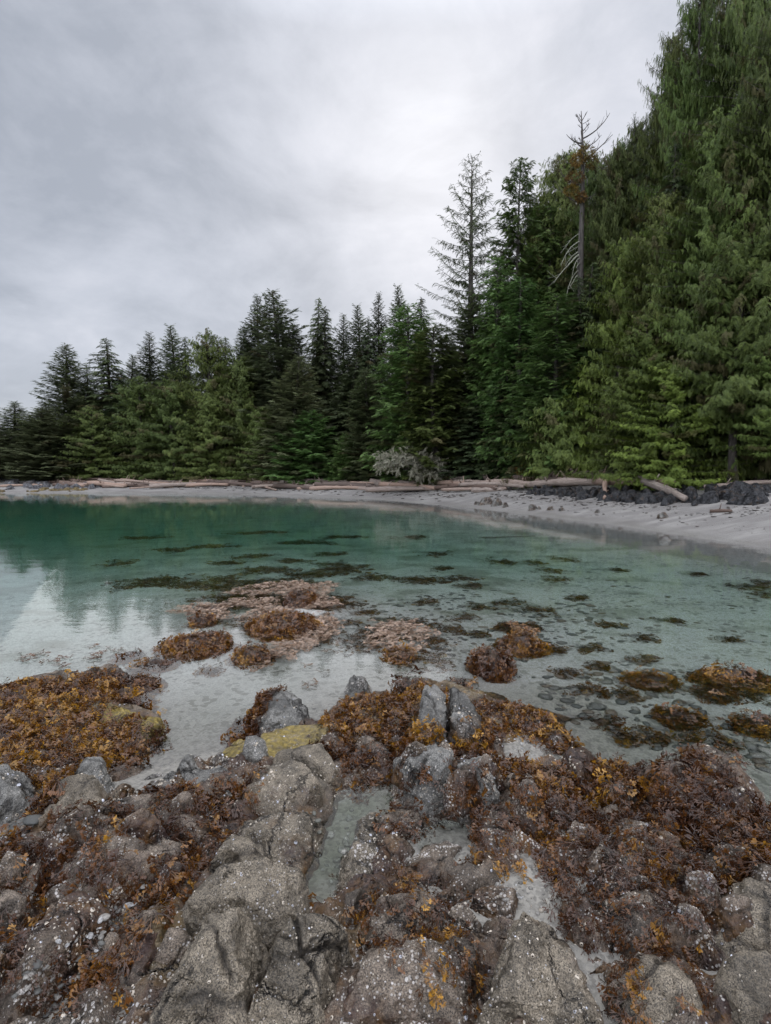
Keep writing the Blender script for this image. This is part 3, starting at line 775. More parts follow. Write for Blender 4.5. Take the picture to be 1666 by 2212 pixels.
def hm_mesh(V, F):
    """height map under a triangle mesh: vertices and edge mid points"""
    hm_add(V); t = V[F]
    hm_add(t.mean(1)); hm_add((t[:, 0] + t[:, 1]) / 2); hm_add((t[:, 1] + t[:, 2]) / 2); hm_add((t[:, 2] + t[:, 0]) / 2)
def hm_at(x, y):
    i = np.clip(((x - HX0) / HC).astype(int), 1, HN[0] - 2); j = np.clip(((y - HY0) / HC).astype(int), 1, HN[1] - 2)
    return i, j, HM[i, j]
ROCKS = []

# the rough bedrock floor of the reef, one sheet that dips under the sand in the gullies
REEF = [[(-200, 1470), (110, 1462), (330, 1440), (355, 1600), (230, 1695), (60, 1720), (-200, 1780)],
        [(310, 1760), (330, 1700), (430, 1650), (500, 1600), (720, 1530), (900, 1470), (1100, 1490), (1265, 1580), (1230, 1680), (1440, 1640), (1520, 1620), (1666, 1720), (2100, 1950), (2300, 2400), (-700, 2400), (-400, 1850), (60, 1800)]]
SANDY = [[(675, 1790), (690, 1745), (780, 1700), (862, 1690), (850, 1750), (790, 1790), (765, 1870), (715, 1915), (695, 1975), (640, 1945), (675, 1850), (660, 1800)],
         [(900, 1795), (960, 1770), (1022, 1780), (1030, 1835), (995, 1880), (920, 1865)],
         [(1065, 1560), (1130, 1550), (1235, 1605), (1190, 1640), (1100, 1605)],
         [(975, 1985), (1020, 1968), (1120, 1925), (1130, 1865), (1160, 1870), (1180, 1900), (1235, 1905), (1245, 1940), (1190, 1952), (1185, 2000), (1330, 2240), (1308, 2240), (1150, 2000), (1060, 1998)],
         [(345, 1890), (375, 1895), (245, 2090), (120, 2240), (0, 2240), (190, 2090)],
         [(-60, 1800), (60, 1760), (85, 1800), (40, 1850), (-60, 1880)],
         [(240, 1690), (330, 1610), (430, 1620), (330, 1690), (250, 1740)], [(1300, 1850), (1345, 1835), (1350, 1870), (1310, 1880)]]
rx = np.r_[np.arange(-5.6, -3.2, .04), np.arange(-3.2, 3.2, .018), np.arange(3.2, 5.6, .04)]; ry = np.r_[np.arange(-2.4, .75, .04), np.arange(.75, 5.0, .018)]
_a, _b = np.meshgrid(rx, ry); rP = np.c_[_a.ravel(), _b.ravel()]
rm = np.full(len(rP), -1e9)
wob2 = .07 * fbm(np.c_[rP * 3.1, rP[:, 0] * 0], 3)
for q in REEF:
    q = poly_world(q, .08); dd = seg_dist(rP, q, True); rm = np.maximum(rm, np.where(in_poly(rP, q), dd, -dd))
q = np.array([(-5.3, 2.4), (-3.4, 2.6), (-2.0, 1.2), (2.0, 1.2), (3.0, 2.5), (4.2, 2.2), (5.0, .5), (4.4, -2.1), (-4.8, -2.1)]); dd = seg_dist(rP, q, True); rm = np.maximum(rm, np.where(in_poly(rP, q), dd, -dd))
for q in SANDY:
    q = poly_world(q, .10); dd = seg_dist(rP, q, True); rm = np.minimum(rm, np.where(in_poly(rP, q), -dd, dd))
rm = sstep(-.06, .06, rm + wob2 * .6)
R3 = np.c_[rP, rP[:, 0] * 0]
rz = terrain(rP) - .13 + rm * (.10 + .060 * np.clip(fbm(R3 * 2.6 + 5, 3, .5, ridge=True), -.8, 1) - .085 * np.abs(fbm(R3 * 4.5 + 9, 3, .5)) + .02 + .022 * fbm(R3 * 11 + 3, 3, .55) + .012 * fbm(R3 * 30, 4, .65) + .02 * sstep(.4, .9, rm))
rV = np.c_[rP, rz]; nxr = len(rx)
ii = (np.arange(len(ry) - 1)[:, None] * nxr + np.arange(nxr - 1)[None]).ravel()
rF = np.stack([ii, ii + 1, ii + 1 + nxr, ii + nxr], 1)
rcol = np.c_[np.clip(.50 + .45 * fbm(R3 * 2.2, 3), 0, 1), np.clip((np.abs(fbm(R3 * 4.5 + 9, 3, .5)) - .42) * 2.0, 0, .85), np.clip(.75 + .6 * fbm(R3 * 1.6 + 3, 3), 0, 1), np.clip(.8 * fbm(R3 * .9 + 30, 2) - .25, 0, .5)]  # second channel darkens the hollows: crevice shade put into the colour
reef_ob = tag(link('bedrock', mk_mesh('bedrock', rV, [rF], [M['redrock']], {'col': rcol}, True)), kind='structure')
hm_add(rV)
def rock_shape(poly, zb, zt, seed, sub, p=16, batter=.35, tilt=(0, 0), rough=1.0, cracks=2, chips=10, crack_dirs=None, grow=1.0, cells=7):
    rg = np.random.default_rng(seed)
    hp = hull(poly); c2 = hp.mean(0); hp = c2 + (hp - c2) * grow; p = p * 4.5
    ext = hp.max(0) - hp.min(0); size = float(np.sqrt(ext[0] * ext[1])); hgt = zt - zb
    c = np.array([c2[0], c2[1], zb + .38 * hgt])
    planes = []
    n = len(hp)
    for i in range(n):
        a, b = hp[i], hp[(i + 1) % n]; e = b - a
        if np.linalg.norm(e) < 1e-4: continue
        nn = np.array([e[1], -e[0]]) / np.linalg.norm(e)
        bt = batter * rg.uniform(.5, 1.5)
        nv = norm(np.array([nn[0], nn[1], bt])); planes.append((nv, float(nv @ (np.array([a[0], a[1], zb + .45 * hgt]) - c))))
    nv = norm(np.array([tilt[0], tilt[1], 1.0])); planes.append((nv, float(nv @ (np.array([c2[0], c2[1], zt]) - c))))
    for _ in range(2):
        t2 = np.array(tilt) + rg.normal(0, .20, 2); nv = norm(np.array([t2[0], t2[1], 1.0])); planes.append((nv, float(nv @ (np.array([c2[0], c2[1], zt + .02 * hgt]) - c))))
    planes.append((np.array([0, 0, -1.]), .38 * hgt + .06))
    D, F = ico(sub)
    D = norm(D * np.array([ext[0], ext[1], max(hgt, .25 * size)]) ** .8)
    N = np.array([q[0] for q in planes]); Hh = np.maximum(np.array([q[1] for q in planes]), .02)
    def rad(N, Hh): return (np.maximum(D @ N.T / Hh, 0) ** p).sum(1) ** (-1 / p)
    r = rad(N, Hh); Vp = D * r[:, None]
    for _ in range(chips):
        az = rg.uniform(0, 6.28); el = rg.uniform(.15, 1.25)
        nv = np.array([math.cos(az) * math.cos(el), math.sin(az) * math.cos(el), math.sin(el)])
        h = (Vp @ nv).max() * rg.uniform(.70, .94); N = np.r_[N, nv[None]]; Hh = np.r_[Hh, h]
    Vp = D * rad(N, Hh)[:, None]
    V = Vp + c
    nrm = vnormals(V, F)
    f = 1.0 / max(size, .12)
    kc = max(3, int(cells)); ctr = c + rg.uniform(-.5, .5, (kc, 3)) * np.array([ext[0], ext[1], hgt * 1.2]) * 1.1
    Vw = V + .10 * size * np.stack([fbm(V * f * 2.4 + 11 + 7 * q + seed, 3) for q in range(3)], 1)
    dc = np.linalg.norm((Vw[:, None] - ctr[None]) * np.array([1, 1, 1.3]), axis=2); od = np.argsort(dc, 1)
    r_i = np.arange(len(V)); d1 = dc[r_i, od[:, 0]]; d2 = dc[r_i, od[:, 1]]; gap = (d2 - d1)
    offc = rg.normal(0, .007, kc) * size ** .8; tlt = rg.normal(0, .03, (kc, 3)); tlt[:, 2] *= .4
    cell_disp = (offc[od[:, 0]] + ((V - ctr[od[:, 0]]) * tlt[od[:, 0]]).sum(1)) * sstep(0, .012 + .012 * size, gap)
    joint = np.exp(-(gap / (.007 + .006 * size)) ** 2) * sstep(-.4, .3, perlin(V * f * 1.7 + seed + 3))
    blk = np.abs(fbm(V * f * 1.9 + seed + 5, 3, .5)); st = fbm(V * np.array([1, 1, 2.6]) * f * 3.0 + 80 + seed, 3, .55, ridge=True)
    disp = rough * (.016 * size ** .8 * fbm(V * f * 2.2 + seed, 4, .5) * .6 - .006 * size ** .8 * blk + .006 * size ** .5 * st + .011 * fbm(V * 16 + seed, 5, .6) * min(1, size * 2.5))
    disp -= rough * .006 * min(1, size * 1.5) * np.maximum(0, fbm(V * f * 3.3 + 50 + seed, 4, .5, ridge=True) - .7)
    disp = disp + cell_disp - joint * (.006 + .010 * size)
    crk = joint * .8
    for k in range(cracks):
        if crack_dirs and k < len(crack_dirs): az, off = crack_dirs[k]
        else: az, off = rg.uniform(0, 3.14), rg.uniform(-.28, .28)
        nv = norm(np.array([math.cos(az), math.sin(az), rg.normal(0, .25)]))
        dd = np.abs((V - c) @ nv - off * size + .05 * size * fbm(V * f * 2.5 + 31 * k + seed, 3))
        w = .006 + .004 * size
        g = np.exp(-(dd / w) ** 2) * sstep(-.5, .3, perlin(V * f * 2 + 7 * k + seed))
        disp -= g * (.012 + .012 * size); crk = np.maximum(crk, g)
    V = V + nrm * disp[:, None]
    return V, F, crk, size, c
def split_poly(hp, ang, off):
    d = np.array([math.cos(ang), math.sin(ang)]); c = hp.mean(0) + d * off; out = []
    for sgn in (1, -1):
        q = []
        for i in range(len(hp)):
            a, b = hp[i], hp[(i + 1) % len(hp)]; da, db = sgn * ((a - c) @ d), sgn * ((b - c) @ d)
            if da >= 0: q.append(a)
            if da * db < 0: q.append(a + (b - a) * da / (da - db))
        if len(q) > 2: out.append(np.array(q))
    return out
def jointed(poly, zb, zt, seed, sub, pieces, grow=1.0, tilt=(0, 0), **kw):
    """bedrock broken by joints into angular blocks that stay in place"""
    rg = np.random.default_rng(seed + 7); hp = hull(poly); c0 = hp.mean(0); hp = c0 + (hp - c0) * grow
    size = float(np.sqrt(np.prod(hp.max(0) - hp.min(0)))); ps = [hp]; ja = rg.uniform(0, 3.14)
    def area(q): x, y = q[:, 0], q[:, 1]; return .5 * abs((x * np.roll(y, -1) - y * np.roll(x, -1)).sum())
    while len(ps) < pieces:
        k = int(np.argmax([area(q) for q in ps])); q = ps.pop(k); ext = q.max(0) - q.min(0)
        a = (0 if ext[0] > ext[1] else 1.57) + rg.normal(0, .38); ps += split_poly(q, a, rg.uniform(-.14, .14) * max(ext))
    kw = {k: v for k, v in kw.items() if k not in ('cracks', 'crack_dirs')}
    Vs, Fs, Cs, o = [], [], [], 0
    for i, q in enumerate(ps):
        cq = q.mean(0); rel = (cq - c0) / size; fall = np.linalg.norm(rel)
        h = zb + (zt - zb) * (1.02 - .28 * fall + rg.uniform(-.10, .06) - tilt[0] * rel[0] * 1.2 - tilt[1] * rel[1] * 1.2)
        dist = np.hypot(*cq)
        V, F, crk, s_, c_ = rock_shape(q, zb, h, seed * 11 + i, min(sub, 6 if dist < 2.6 else 5), grow=1.025, cracks=0, tilt=(tilt[0] * .7 + rel[0] * .35 + rg.normal(0, .08), tilt[1] * .7 + rel[1] * .35 + rg.normal(0, .08)), **kw)
        Vs.append(V); Fs.append(F + o); Cs.append(crk); o += len(V)
    return np.concatenate(Vs), np.concatenate(Fs), np.concatenate(Cs), size, np.array([*c0, zb + .38 * (zt - zb)])
def add_rock(name, label, cat, poly, zb, zt, mat='granite', seed=1, sub=6, crust=(.5, .3), barn=.5, film=0.0, group=None, barn_geo=None, world=False, **kw):
    wp = np.array(poly, float) if world else poly_world(poly, zb * .55 + zt * .45)
    np_ = kw.pop('pieces', 1)
    V, F, crk, size, c = rock_shape(wp, zb, zt, seed, sub, **kw) if np_ < 2 else jointed(wp, zb, zt, seed, sub, np_, **kw)
    t = np.clip((V[:, 2] - zb) / (zt - zb), 0, 1)
    n1 = fbm(V * 3.2 + seed, 4); n2 = fbm(V * 1.7 + 40 + seed, 3)
    cr = np.clip(crust[0] + crust[1] * (1 - 2 * t) + .35 * n1, 0, 1)
    ba = np.clip(barn * (1 + .9 * n2) - .25 * (t > .93), 0, 1.6)
    fi = np.clip(film + .4 * n2 * (film > 0), 0, 1)
    nv = vnormals(V, F)
    loc = np.array([c[0], c[1], zb])
    me = mk_mesh(name, V - loc, [F], [M[mat]], {'col': np.c_[cr, crk, np.clip(ba, 0, 1), fi]}, True)
    o = tag(link(name, me, loc), label, cat, group)
    hm_mesh(V, F)
    ROCKS.append((o, V, F, nv, ba * (1 - crk), barn if barn_geo is None else barn_geo, loc))
    return o
B = 'boulder'
RK = [
 # label, poly, zb, zt, mat, kwargs
 ('bedrock', 'broad brown granite hump rising left of the long tide pool', [(520, 1770), (560, 1690), (610, 1655), (700, 1648), (735, 1690), (690, 1760), (672, 1840), (640, 1930), (600, 1960), (500, 1880)], -.05, .26, 'granite', dict(crust=(.32, .30), barn=.45, tilt=(-.10, -.12), cracks=3, sub=7)),
 ('bedrock', 'grey granite slab split by a long dark crack below the brown hump', [(455, 1905), (500, 1860), (600, 1905), (660, 1950), (650, 2020), (585, 2060), (440, 2030), (395, 2010)], -.05, .36, 'granite', dict(crust=(.2, .3), barn=.35, tilt=(.05, -.1), cracks=3, crack_dirs=[(1.2, .12)], sub=7)),
 ('bedrock', 'smooth rounded grey boulder at the bottom left of centre', [(385, 2075), (430, 2045), (540, 2040), (575, 2065), (560, 2150), (520, 2260), (300, 2260), (330, 2180)], -.05, .42, 'granite', dict(crust=(.08, .25), barn=.28, tilt=(.12, -.12), cracks=1, p=9, sub=7)),
 ('bedrock', 'jointed grey block with square top beside the smooth rounded boulder', [(590, 2070), (640, 2052), (745, 2072), (750, 2120), (700, 2260), (520, 2260), (555, 2140)], -.05, .38, 'granite', dict(crust=(.15, .3), barn=.4, tilt=(-.08, -.1), cracks=3, crack_dirs=[(.5, .05), (2.0, .1)], sub=7)),
 ('bedrock', 'pointed rock rib between the two tide pools', [(775, 1765), (825, 1745), (842, 1850), (800, 1925), (770, 1995), (712, 1990), (730, 1925), (775, 1870)], -.05, .17, 'granite', dict(grow=.95, crust=(.55, .4), barn=1.0, cracks=2, tilt=(.15, -.1))),
 ('bedrock', 'dark square block behind the small round tide pool', [(852, 1685), (872, 1662), (975, 1668), (968, 1728), (880, 1738)], .0, .36, 'greyrock', dict(crust=(.25, .5), barn=.7, p=30, cracks=1, batter=.12, tilt=(0, -.12))),
 ('bedrock', 'grey triangular block leaning against the dark square block', [(985, 1650), (1060, 1672), (1075, 1745), (1000, 1765), (965, 1725)], .0, .33, 'greyrock', dict(crust=(.45, .5), barn=.9, p=24, tilt=(.35, .1))),
 ('boulder', 'light grey broken block standing up from the golden weed mat', [(908, 1545), (935, 1525), (968, 1540), (960, 1592), (905, 1600)], .02, .38, 'greyrock', dict(crust=(.05, .35), barn=.35, p=30, batter=.1, cracks=1, tilt=(.0, -.25))),
 ('boulder', 'darker broken block leaning on the light grey one', [(965, 1530), (1000, 1515), (1040, 1560), (1045, 1595), (970, 1590)], .02, .32, 'greyrock', dict(crust=(.5, .4), barn=.6, p=26, tilt=(.3, -.1))),
 ('boulder', 'grey boulder with seaweed down its left side standing in the sandy inlet', [(545, 1560), (565, 1535), (640, 1528), (668, 1552), (655, 1585), (560, 1592)], -.08, .19, 'greyrock', dict(crust=(.2, .5), barn=.3, p=20, tilt=(.1, -.18), cracks=1)),
 ('boulder', 'small speckled boulder in the water behind the golden weed mat', [(748, 1490), (765, 1472), (795, 1475), (800, 1500), (775, 1508), (750, 1504)], -.10, .17, 'greyrock', dict(crust=(.3, .3), barn=.6, sub=5, p=10)),
 ('boulder', 'little blue-grey stone perched on the yellow ledge', [(384, 1660), (395, 1640), (420, 1638), (425, 1656), (405, 1674)], .10, .19, 'greyrock', dict(crust=(-.2, .1), barn=.1, sub=5, p=12)),
 ('bedrock', 'pale yellow crusted ledge under the seaweed mats', [(440, 1665), (500, 1620), (620, 1590), (720, 1590), (700, 1640), (590, 1680), (480, 1695)], -.08, .155, 'granite', dict(crust=(.05, .1), barn=.1, film=.95, p=10, cracks=1)),
 ('boulder', 'rounded grey boulder furthest back in the left pair', [(150, 1695), (175, 1672), (230, 1672), (246, 1705), (230, 1738), (160, 1735)], -.04, .24, 'greyrock', dict(crust=(.3, .5), barn=.6, p=10, cracks=0)),
 ('boulder', 'rounded dark speckled boulder in front of the left pair', [(95, 1765), (120, 1725), (200, 1715), (250, 1745), (235, 1800), (120, 1815)], -.04, .29, 'granite', dict(crust=(.4, .4), barn=.6, p=10, cracks=0, tilt=(0, -.1))),
 ('bedrock', 'grey wedge of rock at the left edge beside the gravel gully', [(-30, 1715), (20, 1685), (62, 1695), (58, 1745), (-10, 1790)], -.04, .22, 'greyrock', dict(crust=(.25, .4), barn=.5, p=14, tilt=(.2, 0))),
 ('bedrock', 'wide purple-brown barnacled slab on the lower left', [(60, 1840), (210, 1765), (400, 1750), (470, 1800), (400, 1890), (250, 1990), (40, 2060), (-160, 2080), (-120, 1920)], -.05, .27, 'redrock', dict(crust=(.55, .3), barn=1.0, p=9, cracks=3, tilt=(-.05, -.12), sub=7)),
 ('bedrock', 'dark purple weedy slab in the bottom left corner', [(-120, 2090), (60, 2060), (180, 2010), (240, 2050), (160, 2150), (60, 2260), (-240, 2260)], -.05, .26, 'redrock', dict(crust=(.8, .3), barn=.8, p=9, cracks=2)),
 ('bedrock', 'long low ledge under the orange weed beside the left gully', [(400, 1900), (450, 1900), (400, 2030), (330, 2170), (300, 2260), (120, 2260), (220, 2130), (310, 2000)], -.05, .19, 'redrock', dict(crust=(.7, .3), barn=.8, p=9, cracks=2)),
 ('bedrock', 'red-brown barnacled knob right of the long tide pool', [(838, 1745), (900, 1735), (935, 1765), (915, 1820), (850, 1840)], -.03, .15, 'redrock', dict(crust=(.5, .3), barn=1.0, p=10)),
 ('bedrock', 'red-brown barnacled hump in front of the small round tide pool', [(830, 1900), (900, 1850), (1000, 1860), (1045, 1905), (1000, 1960), (900, 1975), (830, 1960)], -.03, .13, 'redrock', dict(crust=(.55, .3), barn=1.1, p=8)),
 ('bedrock', 'mossy barnacled rock right of the small round tide pool', [(1030, 1800), (1060, 1780), (1120, 1830), (1125, 1890), (1060, 1915), (1030, 1870)], .0, .24, 'redrock', dict(crust=(.6, .3), barn=.9, p=10)),
 ('bedrock', 'brown barnacled block below the middle of the reef', [(780, 2020), (860, 1985), (960, 2010), (985, 2070), (880, 2110), (790, 2080)], -.03, .24, 'redrock', dict(crust=(.4, .4), barn=.9, p=11)),
 ('bedrock', 'big barnacle-covered rock at the bottom centre', [(800, 2110), (900, 2060), (1010, 2050), (1040, 2110), (1000, 2260), (720, 2260)], -.03, .30, 'redrock', dict(crust=(.35, .3), barn=1.3, p=9, sub=7)),
 ('bedrock', 'peaked brown boulder with dark streaks at the bottom right of centre', [(1075, 2090), (1125, 2020), (1170, 2035), (1230, 2110), (1300, 2260), (1010, 2260)], -.03, .36, 'granite', dict(crust=(.35, .3), barn=.5, p=11, tilt=(.1, -.15), cracks=1, sub=7)),
 ('bedrock', 'low round brown boulder at the bottom right of centre', [(1360, 2130), (1430, 2100), (1500, 2140), (1540, 2260), (1330, 2260)], -.03, .26, 'granite', dict(crust=(.3, .3), barn=.5, p=9, sub=6)),
 ('bedrock', 'smooth tan granite shoulder at the right edge', [(1530, 1985), (1590, 1955), (1720, 1985), (1800, 2080), (1760, 2140), (1600, 2110), (1520, 2060)], -.03, .30, 'granite', dict(crust=(.15, .25), barn=.3, p=8, cracks=2, sub=6)),
 ('bedrock', 'tan granite boulder in the bottom right corner', [(1560, 2110), (1640, 2100), (1780, 2160), (1800, 2280), (1600, 2280), (1530, 2190)], -.03, .30, 'granite', dict(crust=(.2, .3), barn=.3, p=9, cracks=1, sub=6)),
 ('bedrock', 'red-peaked ridge at the right side of the reef', [(1420, 1690), (1500, 1640), (1545, 1650), (1640, 1730), (1640, 1800), (1520, 1790), (1440, 1750)], -.04, .30, 'redrock', dict(crust=(.6, .3), barn=1.0, p=12, tilt=(-.1, -.2))),
 ('bedrock', 'weedy barnacled slope at the right edge', [(1540, 1800), (1640, 1760), (1760, 1800), (1800, 1900), (1640, 1950), (1530, 1900)], -.05, .24, 'redrock', dict(crust=(.75, .2), barn=.9, p=9)),
 ('bedrock', 'long barnacled rock back of the right sand patch', [(1270, 1850), (1340, 1800), (1460, 1830), (1520, 1900), (1420, 1960), (1310, 1930)], -.02, .22, 'redrock', dict(crust=(.6, .3), barn=1.0, p=9)),
 ('bedrock', 'barnacled rock with orange weed right of the sand channel', [(1290, 1990), (1360, 1965), (1470, 2010), (1480, 2080), (1380, 2120), (1310, 2080)], -.02, .24, 'redrock', dict(crust=(.5, .3), barn=1.0, p=10)),
 ('bedrock', 'dark narrow fin of rock among the purple weed', [(1120, 1745), (1140, 1705), (1165, 1720), (1180, 1790), (1130, 1800)], .0, .30, 'redrock', dict(crust=(.5, .5), barn=.8, p=16, tilt=(.2, 0))),
 ('bedrock', 'reddish knuckle of rock showing through the golden mat', [(755, 1620), (790, 1600), (840, 1610), (845, 1650), (790, 1665)], .0, .17, 'redrock', dict(crust=(.5, .3), barn=.6, p=9)),
 ('bedrock', 'low weedy ledge on the near left shore of the inlet', [(-60, 1560), (100, 1520), (250, 1540), (340, 1570), (300, 1620), (150, 1680), (-40, 1680)], -.10, .08, 'redrock', dict(crust=(.6, .2), barn=.4, p=8, film=.1)),
 ('bedrock', 'outer weedy ledge on the left shore beside the open water', [(-60, 1510), (90, 1480), (210, 1462), (330, 1462), (350, 1492), (200, 1530), (20, 1550)], -.12, .06, 'redrock', dict(crust=(.6, .2), barn=.4, p=8)),
 ('bedrock', 'pale worn ledge end at the mouth of the inlet', [(190, 1570), (280, 1540), (350, 1560), (345, 1590), (270, 1625), (200, 1615)], -.10, .13, 'granite', dict(crust=(.1, .1), barn=.1, film=.85, p=8, cracks=1)),
 ('bedrock', 'broad low ledge carrying the golden weed mat', [(715, 1560), (760, 1520), (900, 1485), (1080, 1500), (1200, 1545), (1180, 1590), (1000, 1625), (850, 1640), (730, 1610)], -.08, .10, 'redrock', dict(crust=(.6, .2), barn=.4, p=8, film=.1)),
 ('bedrock', 'broad dark ledge under the purple weed of the right reef', [(1060, 1680), (1200, 1650), (1400, 1650), (1450, 1700), (1400, 1790), (1200, 1800), (1080, 1760)], -.06, .17, 'redrock', dict(crust=(.8, .2), barn=.7, p=8)),
 ('bedrock', 'low rubble ledge between the left boulders and the brown hump', [(300, 1740), (340, 1690), (430, 1680), (520, 1690), (530, 1730), (470, 1790), (330, 1770)], -.05, .14, 'greyrock', dict(crust=(.45, .3), barn=.6, p=10)),
]
for i, (nm, lab, poly, zb, zt, mt, kw) in enumerate(RK):
    if nm == 'bedrock':
        wp = poly_world(poly, zb); sz_ = float(np.sqrt(np.prod(wp.max(0) - wp.min(0))))
        kw = {'grow': 1.08, 'batter': .34, 'chips': 5, 'cells': 3, 'pieces': 1 if sz_ < .45 else 2 if sz_ < .75 else 3 if sz_ < 1.1 else 4, **kw}
    add_rock(nm, lab, 'rock', poly, zb, zt, mt, seed=20 + i, **kw)
# smaller rocks wedged between the ledges
FILL = [([(270, 1690), (520, 1680), (560, 1640), (480, 1640), (330, 1660)], 7, .10, .20, 'greyrock'),
        ([(860, 1740), (1120, 1700), (1150, 1800), (1040, 1790), (920, 1760)], 9, .10, .20, 'redrock'),
        ([(1130, 1800), (1440, 1790), (1480, 1960), (1300, 1960), (1260, 1860)], 12, .12, .24, 'redrock'),
        ([(1350, 1950), (1666, 1900), (1640, 2090), (1420, 2110)], 8, .12, .24, 'redrock'),
        ([(740, 1990), (1080, 1960), (1080, 2050), (780, 2080)], 9, .10, .20, 'redrock'),
        ([(0, 1820), (80, 1790), (300, 1760), (60, 1900)], 6, .10, .2, 'granite'),
        ([(230, 2030), (380, 1960), (380, 2140), (240, 2200)], 6, .10, .2, 'redrock'),
        ([(1260, 2110), (1420, 2100), (1420, 2212), (1320, 2212)], 5, .1, .2, 'redrock'),
        ([(1180, 1700), (1500, 1690), (1640, 1790), (1400, 1830)], 12, .12, .24, 'redrock'),
        ([(0, 1900), (300, 1800), (420, 1800), (200, 2000), (0, 2050)], 8, .14, .26, 'redrock')]
rg = np.random.default_rng(12)
for poly, n, s0, s1, mt in FILL:
    wp = poly_world(poly, .08); lo, hi = wp.min(0), wp.max(0); k = 0; tries = 0; done = []
    while k < n and tries < 400:
        tries += 1
        p = rg.uniform(lo, hi); s = rg.uniform(s0, s1)
        if not in_poly(p[None], wp)[0] or any(np.hypot(*(p - q)) < .7 * (s + qs) * .5 + .04 for q, qs in done): continue
        done.append((p, s)); k += 1
        a = np.sort(rg.uniform(0, 6.28, 7)); q = p + np.c_[np.cos(a), np.sin(a) * rg.uniform(.6, .9)] * s * .5
        i, j, h = hm_at(np.array([p[0]]), np.array([p[1]])); h = float(h[0])
        add_rock('rock', 'small brown rock wedged among the barnacled ledges of the reef', 'rock', q, h - .08, h + s * rg.uniform(.25, .5), mt, seed=int(rg.integers(1000)), sub=5,
                 crust=(rg.uniform(.2, .7), .3), barn=rg.uniform(.4, 1.1), group='small rocks wedged in the reef', world=True, cracks=0, p=10, chips=4)

tF = np.r_[rF[:, [0, 1, 2]], rF[:, [0, 2, 3]]]
ROCKS.append((reef_ob, rV, tF, None, rcol[:, 2] * rm, .8, np.zeros(3)))
# barnacles: little open cones crowding the rocks, one uncountable part per rock
def barn_template(n=7):
    a = np.linspace(0, 2 * np.pi, n, endpoint=False); c, s = np.cos(a), np.sin(a)
    V = np.r_[np.c_[c, s, np.zeros(n)], np.c_[c * .5, s * .5, np.full(n, .75)], np.c_[c * .36, s * .36, np.full(n, .42)]]
    j = np.arange(n); k = (j + 1) % n
    F = np.r_[np.c_[j, k, k + n, j + n], np.c_[j + n, k + n, k + 2 * n, j + 2 * n]]
    return V, F
BT, BF = barn_template()
rg = np.random.default_rng(31)
nb_total = 0
for o, V, F, nv, ba, amt, loc in ROCKS:
    if amt <= .05: continue
    tri = V[F]; cen = tri.mean(1); nn = np.cross(tri[:, 1] - tri[:, 0], tri[:, 2] - tri[:, 0]); ar = np.linalg.norm(nn, axis=1) / 2; nn = norm(nn)
    dist = np.linalg.norm(cen - np.array([0, 0, CAM_H]), axis=1)
    clump = np.clip(.25 + 1.5 * fbm(cen * 6.5 + 3, 3), 0, 1.6)
    w = ar * ba[F].mean(1) * clump * (nn[:, 2] > -.2) * (cen[:, 2] > loc[2] + .04) * (cen[:, 2] > -.02) * (cen[:, 1] > .7) * np.clip(2.2 / dist, .3, 1.3) ** 2
    n = int(min(w.sum() * 4600, 30000 if o is reef_ob else 7000))
    if n < 8: continue
    k = rg.choice(len(F), n, p=w / w.sum())
    b = rg.dirichlet((1, 1, 1), n)
    Pp = (tri[k] * b[:, :, None]).sum(1); nk = nn[k]
    ref = rg.normal(size=(n, 3)); x = norm(np.cross(nk, ref)); y = np.cross(nk, x)
    sc_ = rg.uniform(.0020, .0050, n) * (1 + .6 * (rg.random(n) < .1)) * np.clip(dist[k] / 2.4, .9, 1.5)
    Rm = np.stack([x, y, nk], 2) * sc_[:, None, None]
    Vb, Fb = place(BT, BF, Rm, Pp - loc - nk * .001)
    base = np.where(rg.random((n, 1)) < .86, np.array([[.52, .455, .37]]), np.array([[.60, .61, .66]])) * rg.uniform(.4, 1.25, (n, 1))
    col = np.repeat(base[:, None], len(BT), 1); col[:, 2 * 7:] *= .18
    link('barnacles', mk_mesh('barnacles', Vb, [Fb], [M['barnacle']], {'col': np.clip(col.reshape(-1, 3), 0, .8)}), parent=o)['kind'] = 'stuff'
    nb_total += n
print('barnacles', nb_total)

